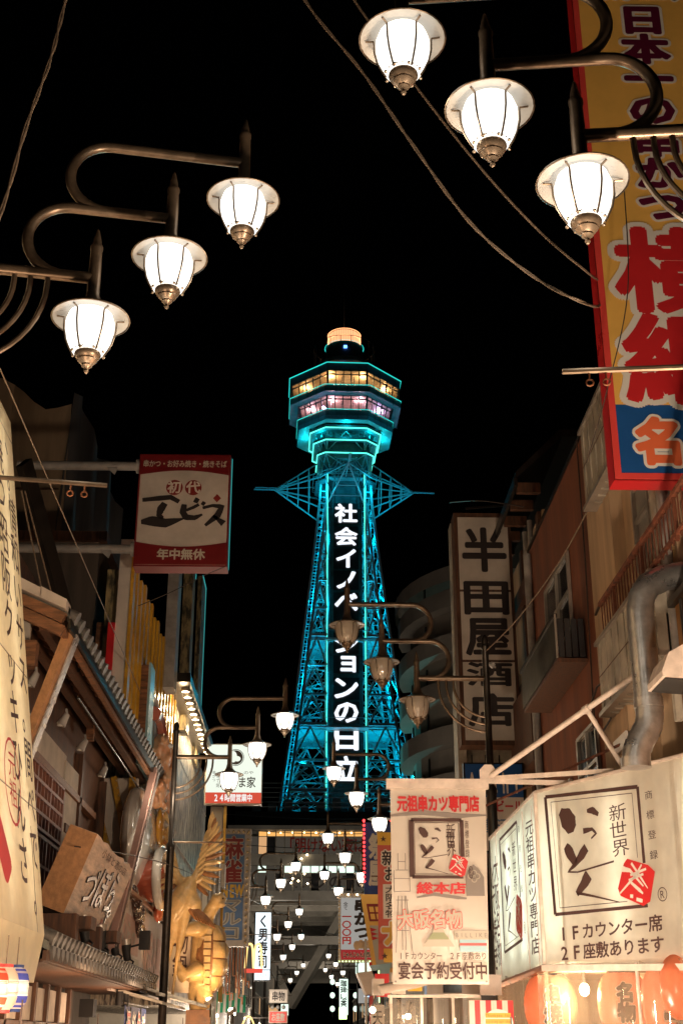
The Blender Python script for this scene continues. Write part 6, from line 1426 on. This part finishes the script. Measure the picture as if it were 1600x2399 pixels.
# ------------------------------------------------------------------ overhead cables
CA = (-3.05, 11, 7.63); CB = (-3.61, 30, 8.3)
def cable(lab, pts, r, m_='cable', twist=False):
    P = [Vector(p) for p in pts]; out = []
    for i in range(len(P) - 1):
        a, b_, c, d_ = P[max(0, i - 1)], P[i], P[i + 1], P[min(len(P) - 1, i + 2)]
        for k in range(8):
            t = k / 8; out.append(.5 * ((2 * b_) + (c - a) * t + (2 * a - 5 * b_ + 4 * c - d_) * t * t + (3 * b_ - a - 3 * c + d_) * t ** 3))
    out.append(P[-1])
    b = MB()
    if twist:
        for ph in (0, math.pi):
            b.tube([p + Vector((math.cos(i * .9 + ph), 0, math.sin(i * .9 + ph))) * r * .7 for i, p in enumerate(out)], r * .75, 6)
    else: b.tube(out, r, 6)
    return tag(b.build('overhead_cable', m_), lab, 'cable', 'overhead cables')
cable('twisted cable dropping down the upper left corner of the sky', [(-1.9, 8, 10.4), (-2.03, 8, 9.35), (-2.1, 8, 8.74), (-2.23, 8, 8.07), (-2.36, 8, 7.21), (-2.7, 8, 6.1)], .013, twist=True)
cable('thick twisted cable sagging from the top centre down to the tall yellow sign', [(-.4, 9, 11.2), (-.12, 9, 10.36), (.4, 9, 9.54), (.8, 9, 8.81), (1.29, 9, 7.97), (1.8, 9, 7.44), (2.23, 9, 7.18), (3.4, 13.15, 9.75)], .012, twist=True)
cable('thin cable passing behind the right lanterns down to the yellow sign', [(0, 10, 12.1), (.36, 10, 11.35), (.99, 10, 10.22), (1.58, 10, 9.27), (2.07, 10, 8.6), (2.48, 10, 8.16), (3.4, 13.15, 10.1)], .012)
cable('thin brown wire slanting from the left edge past the unlit maroon sign', [CA, tuple(.5 * CA[i] + .5 * CB[i] for i in range(3)), CB], .007)
cable('black wire crossing low from the carved board past the statues to the street centre', [(-3.4, 19, 4.2), (-2.85, 26.8, 4.9), (-2.2, 44, 6.0), (-1.4, 58, 6.8), (.9, 62, 6.2), (2.4, 40, 4.6)], .01, 'cable_dark')
cable('pale wire from the unlit lamp pole up to the cream building', [(2.85, 20.4, 7.55), (3.2, 19, 7.7), (3.6, 17.6, 8.1), (3.9, 16.5, 8.6)], .01)
cable('dark wire in front of the tall yellow sign, dropping to the right wall', [(3.5, 12, 10.6), (3.42, 12, 9.2), (3.2, 12.4, 8.2), (3.05, 13, 7.6)], .007, 'cable_dark')
cable('wire from the black lamp pole to the maroon sign bracket', [(-3.2, 22.5, 9.0), (-2.6, 22.3, 9.2), (-2.0, 22.1, 9.45), (-1.6, 22, 9.6)], .008, 'cable_dark')
cable('dark wire running from the dark gabled house to the tower side of the street', [(4.0, 22.4, 11.0), (3.4, 24, 11.8), (3.0, 26, 12.6)], .012, 'cable_dark')
for k in range(4): cable(('highest', 'second', 'third', 'lowest')[k] + ' of the thin dark wires crossing in front of the tower base', [(-9, 118, 22 - k * 1.3), (2, 116, 21.2 - k * 1.3), (14, 118, 22 - k * 1.3)], .03, 'cable_dark')

# ------------------------------------------------------------------ added fill bulbs at street level, to brighten signs and walls
for x, y, z, c, p, lab in ((-2.7, 6, 1.9, (1, .68, .44), 400, 'beside the left edge'), (2.7, 6.5, 1.9, (1, .76, .54), 2300, 'beside the right edge'), (2.9, 10.5, 1.6, (1, .68, .46), 430, 'in front of the ochre wall'), (-2.6, 12.5, 1.6, (1, .66, .42), 220, 'under the cream signboard'),
        (-2.9, 19.0, 1.6, (1, .6, .34), 130, 'under the low tiled canopy'), (2.2, 15, 1.5, (1, .76, .56), 170, 'in front of the corner shop'), (2.6, 19.5, 1.6, (1, .64, .4), 110, 'behind the corner shop'), (-3.0, 24.5, 1.5, (1, .64, .4), 170, 'over the blue curtain'), (2.6, 24, 1.8, (1, .7, .45), 150, 'above the street stall'),
        (-2.6, 28.5, 1.7, (1, .62, .35), 160, 'before the crane statue'), (-2.7, 34, 1.9, (1, .75, .5), 170, 'beyond the tortoise statue'), (-2.8, 42, 2.3, (1, .8, .6), 240, 'behind the copper pipes'), (-2.7, 50, 2.5, (1, .85, .68), 300, 'under the yellow arch letter'), (2.6, 38, 2.2, (1, .75, .5), 130, 'behind the tilted yellow banner'),
        (2.8, 52, 2.5, (1, .8, .6), 160, 'under the far right eaves'), (-2.8, 60, 2.5, (1, .85, .7), 260, 'before the small white sign'), (-2.8, 78, 2.5, (1, .85, .7), 300, 'at the far left shops')):
    s = thing('added_fill_lamp', 'added fill bulb ' + lab, 'lamp', (x, y, z), 'added fill bulbs along the street')
    MB().ell((x, y, z + .02), (.04, .04, .05), 8, 6).build('bulb', 'warm_bulb', s); MB().tube([(x, y, z + .07), (x, y, z + .35)], .008, 5).build('cord', 'cable_dark', s)
    point('lamp', (x, y, z - .08), c, p, .25, s)
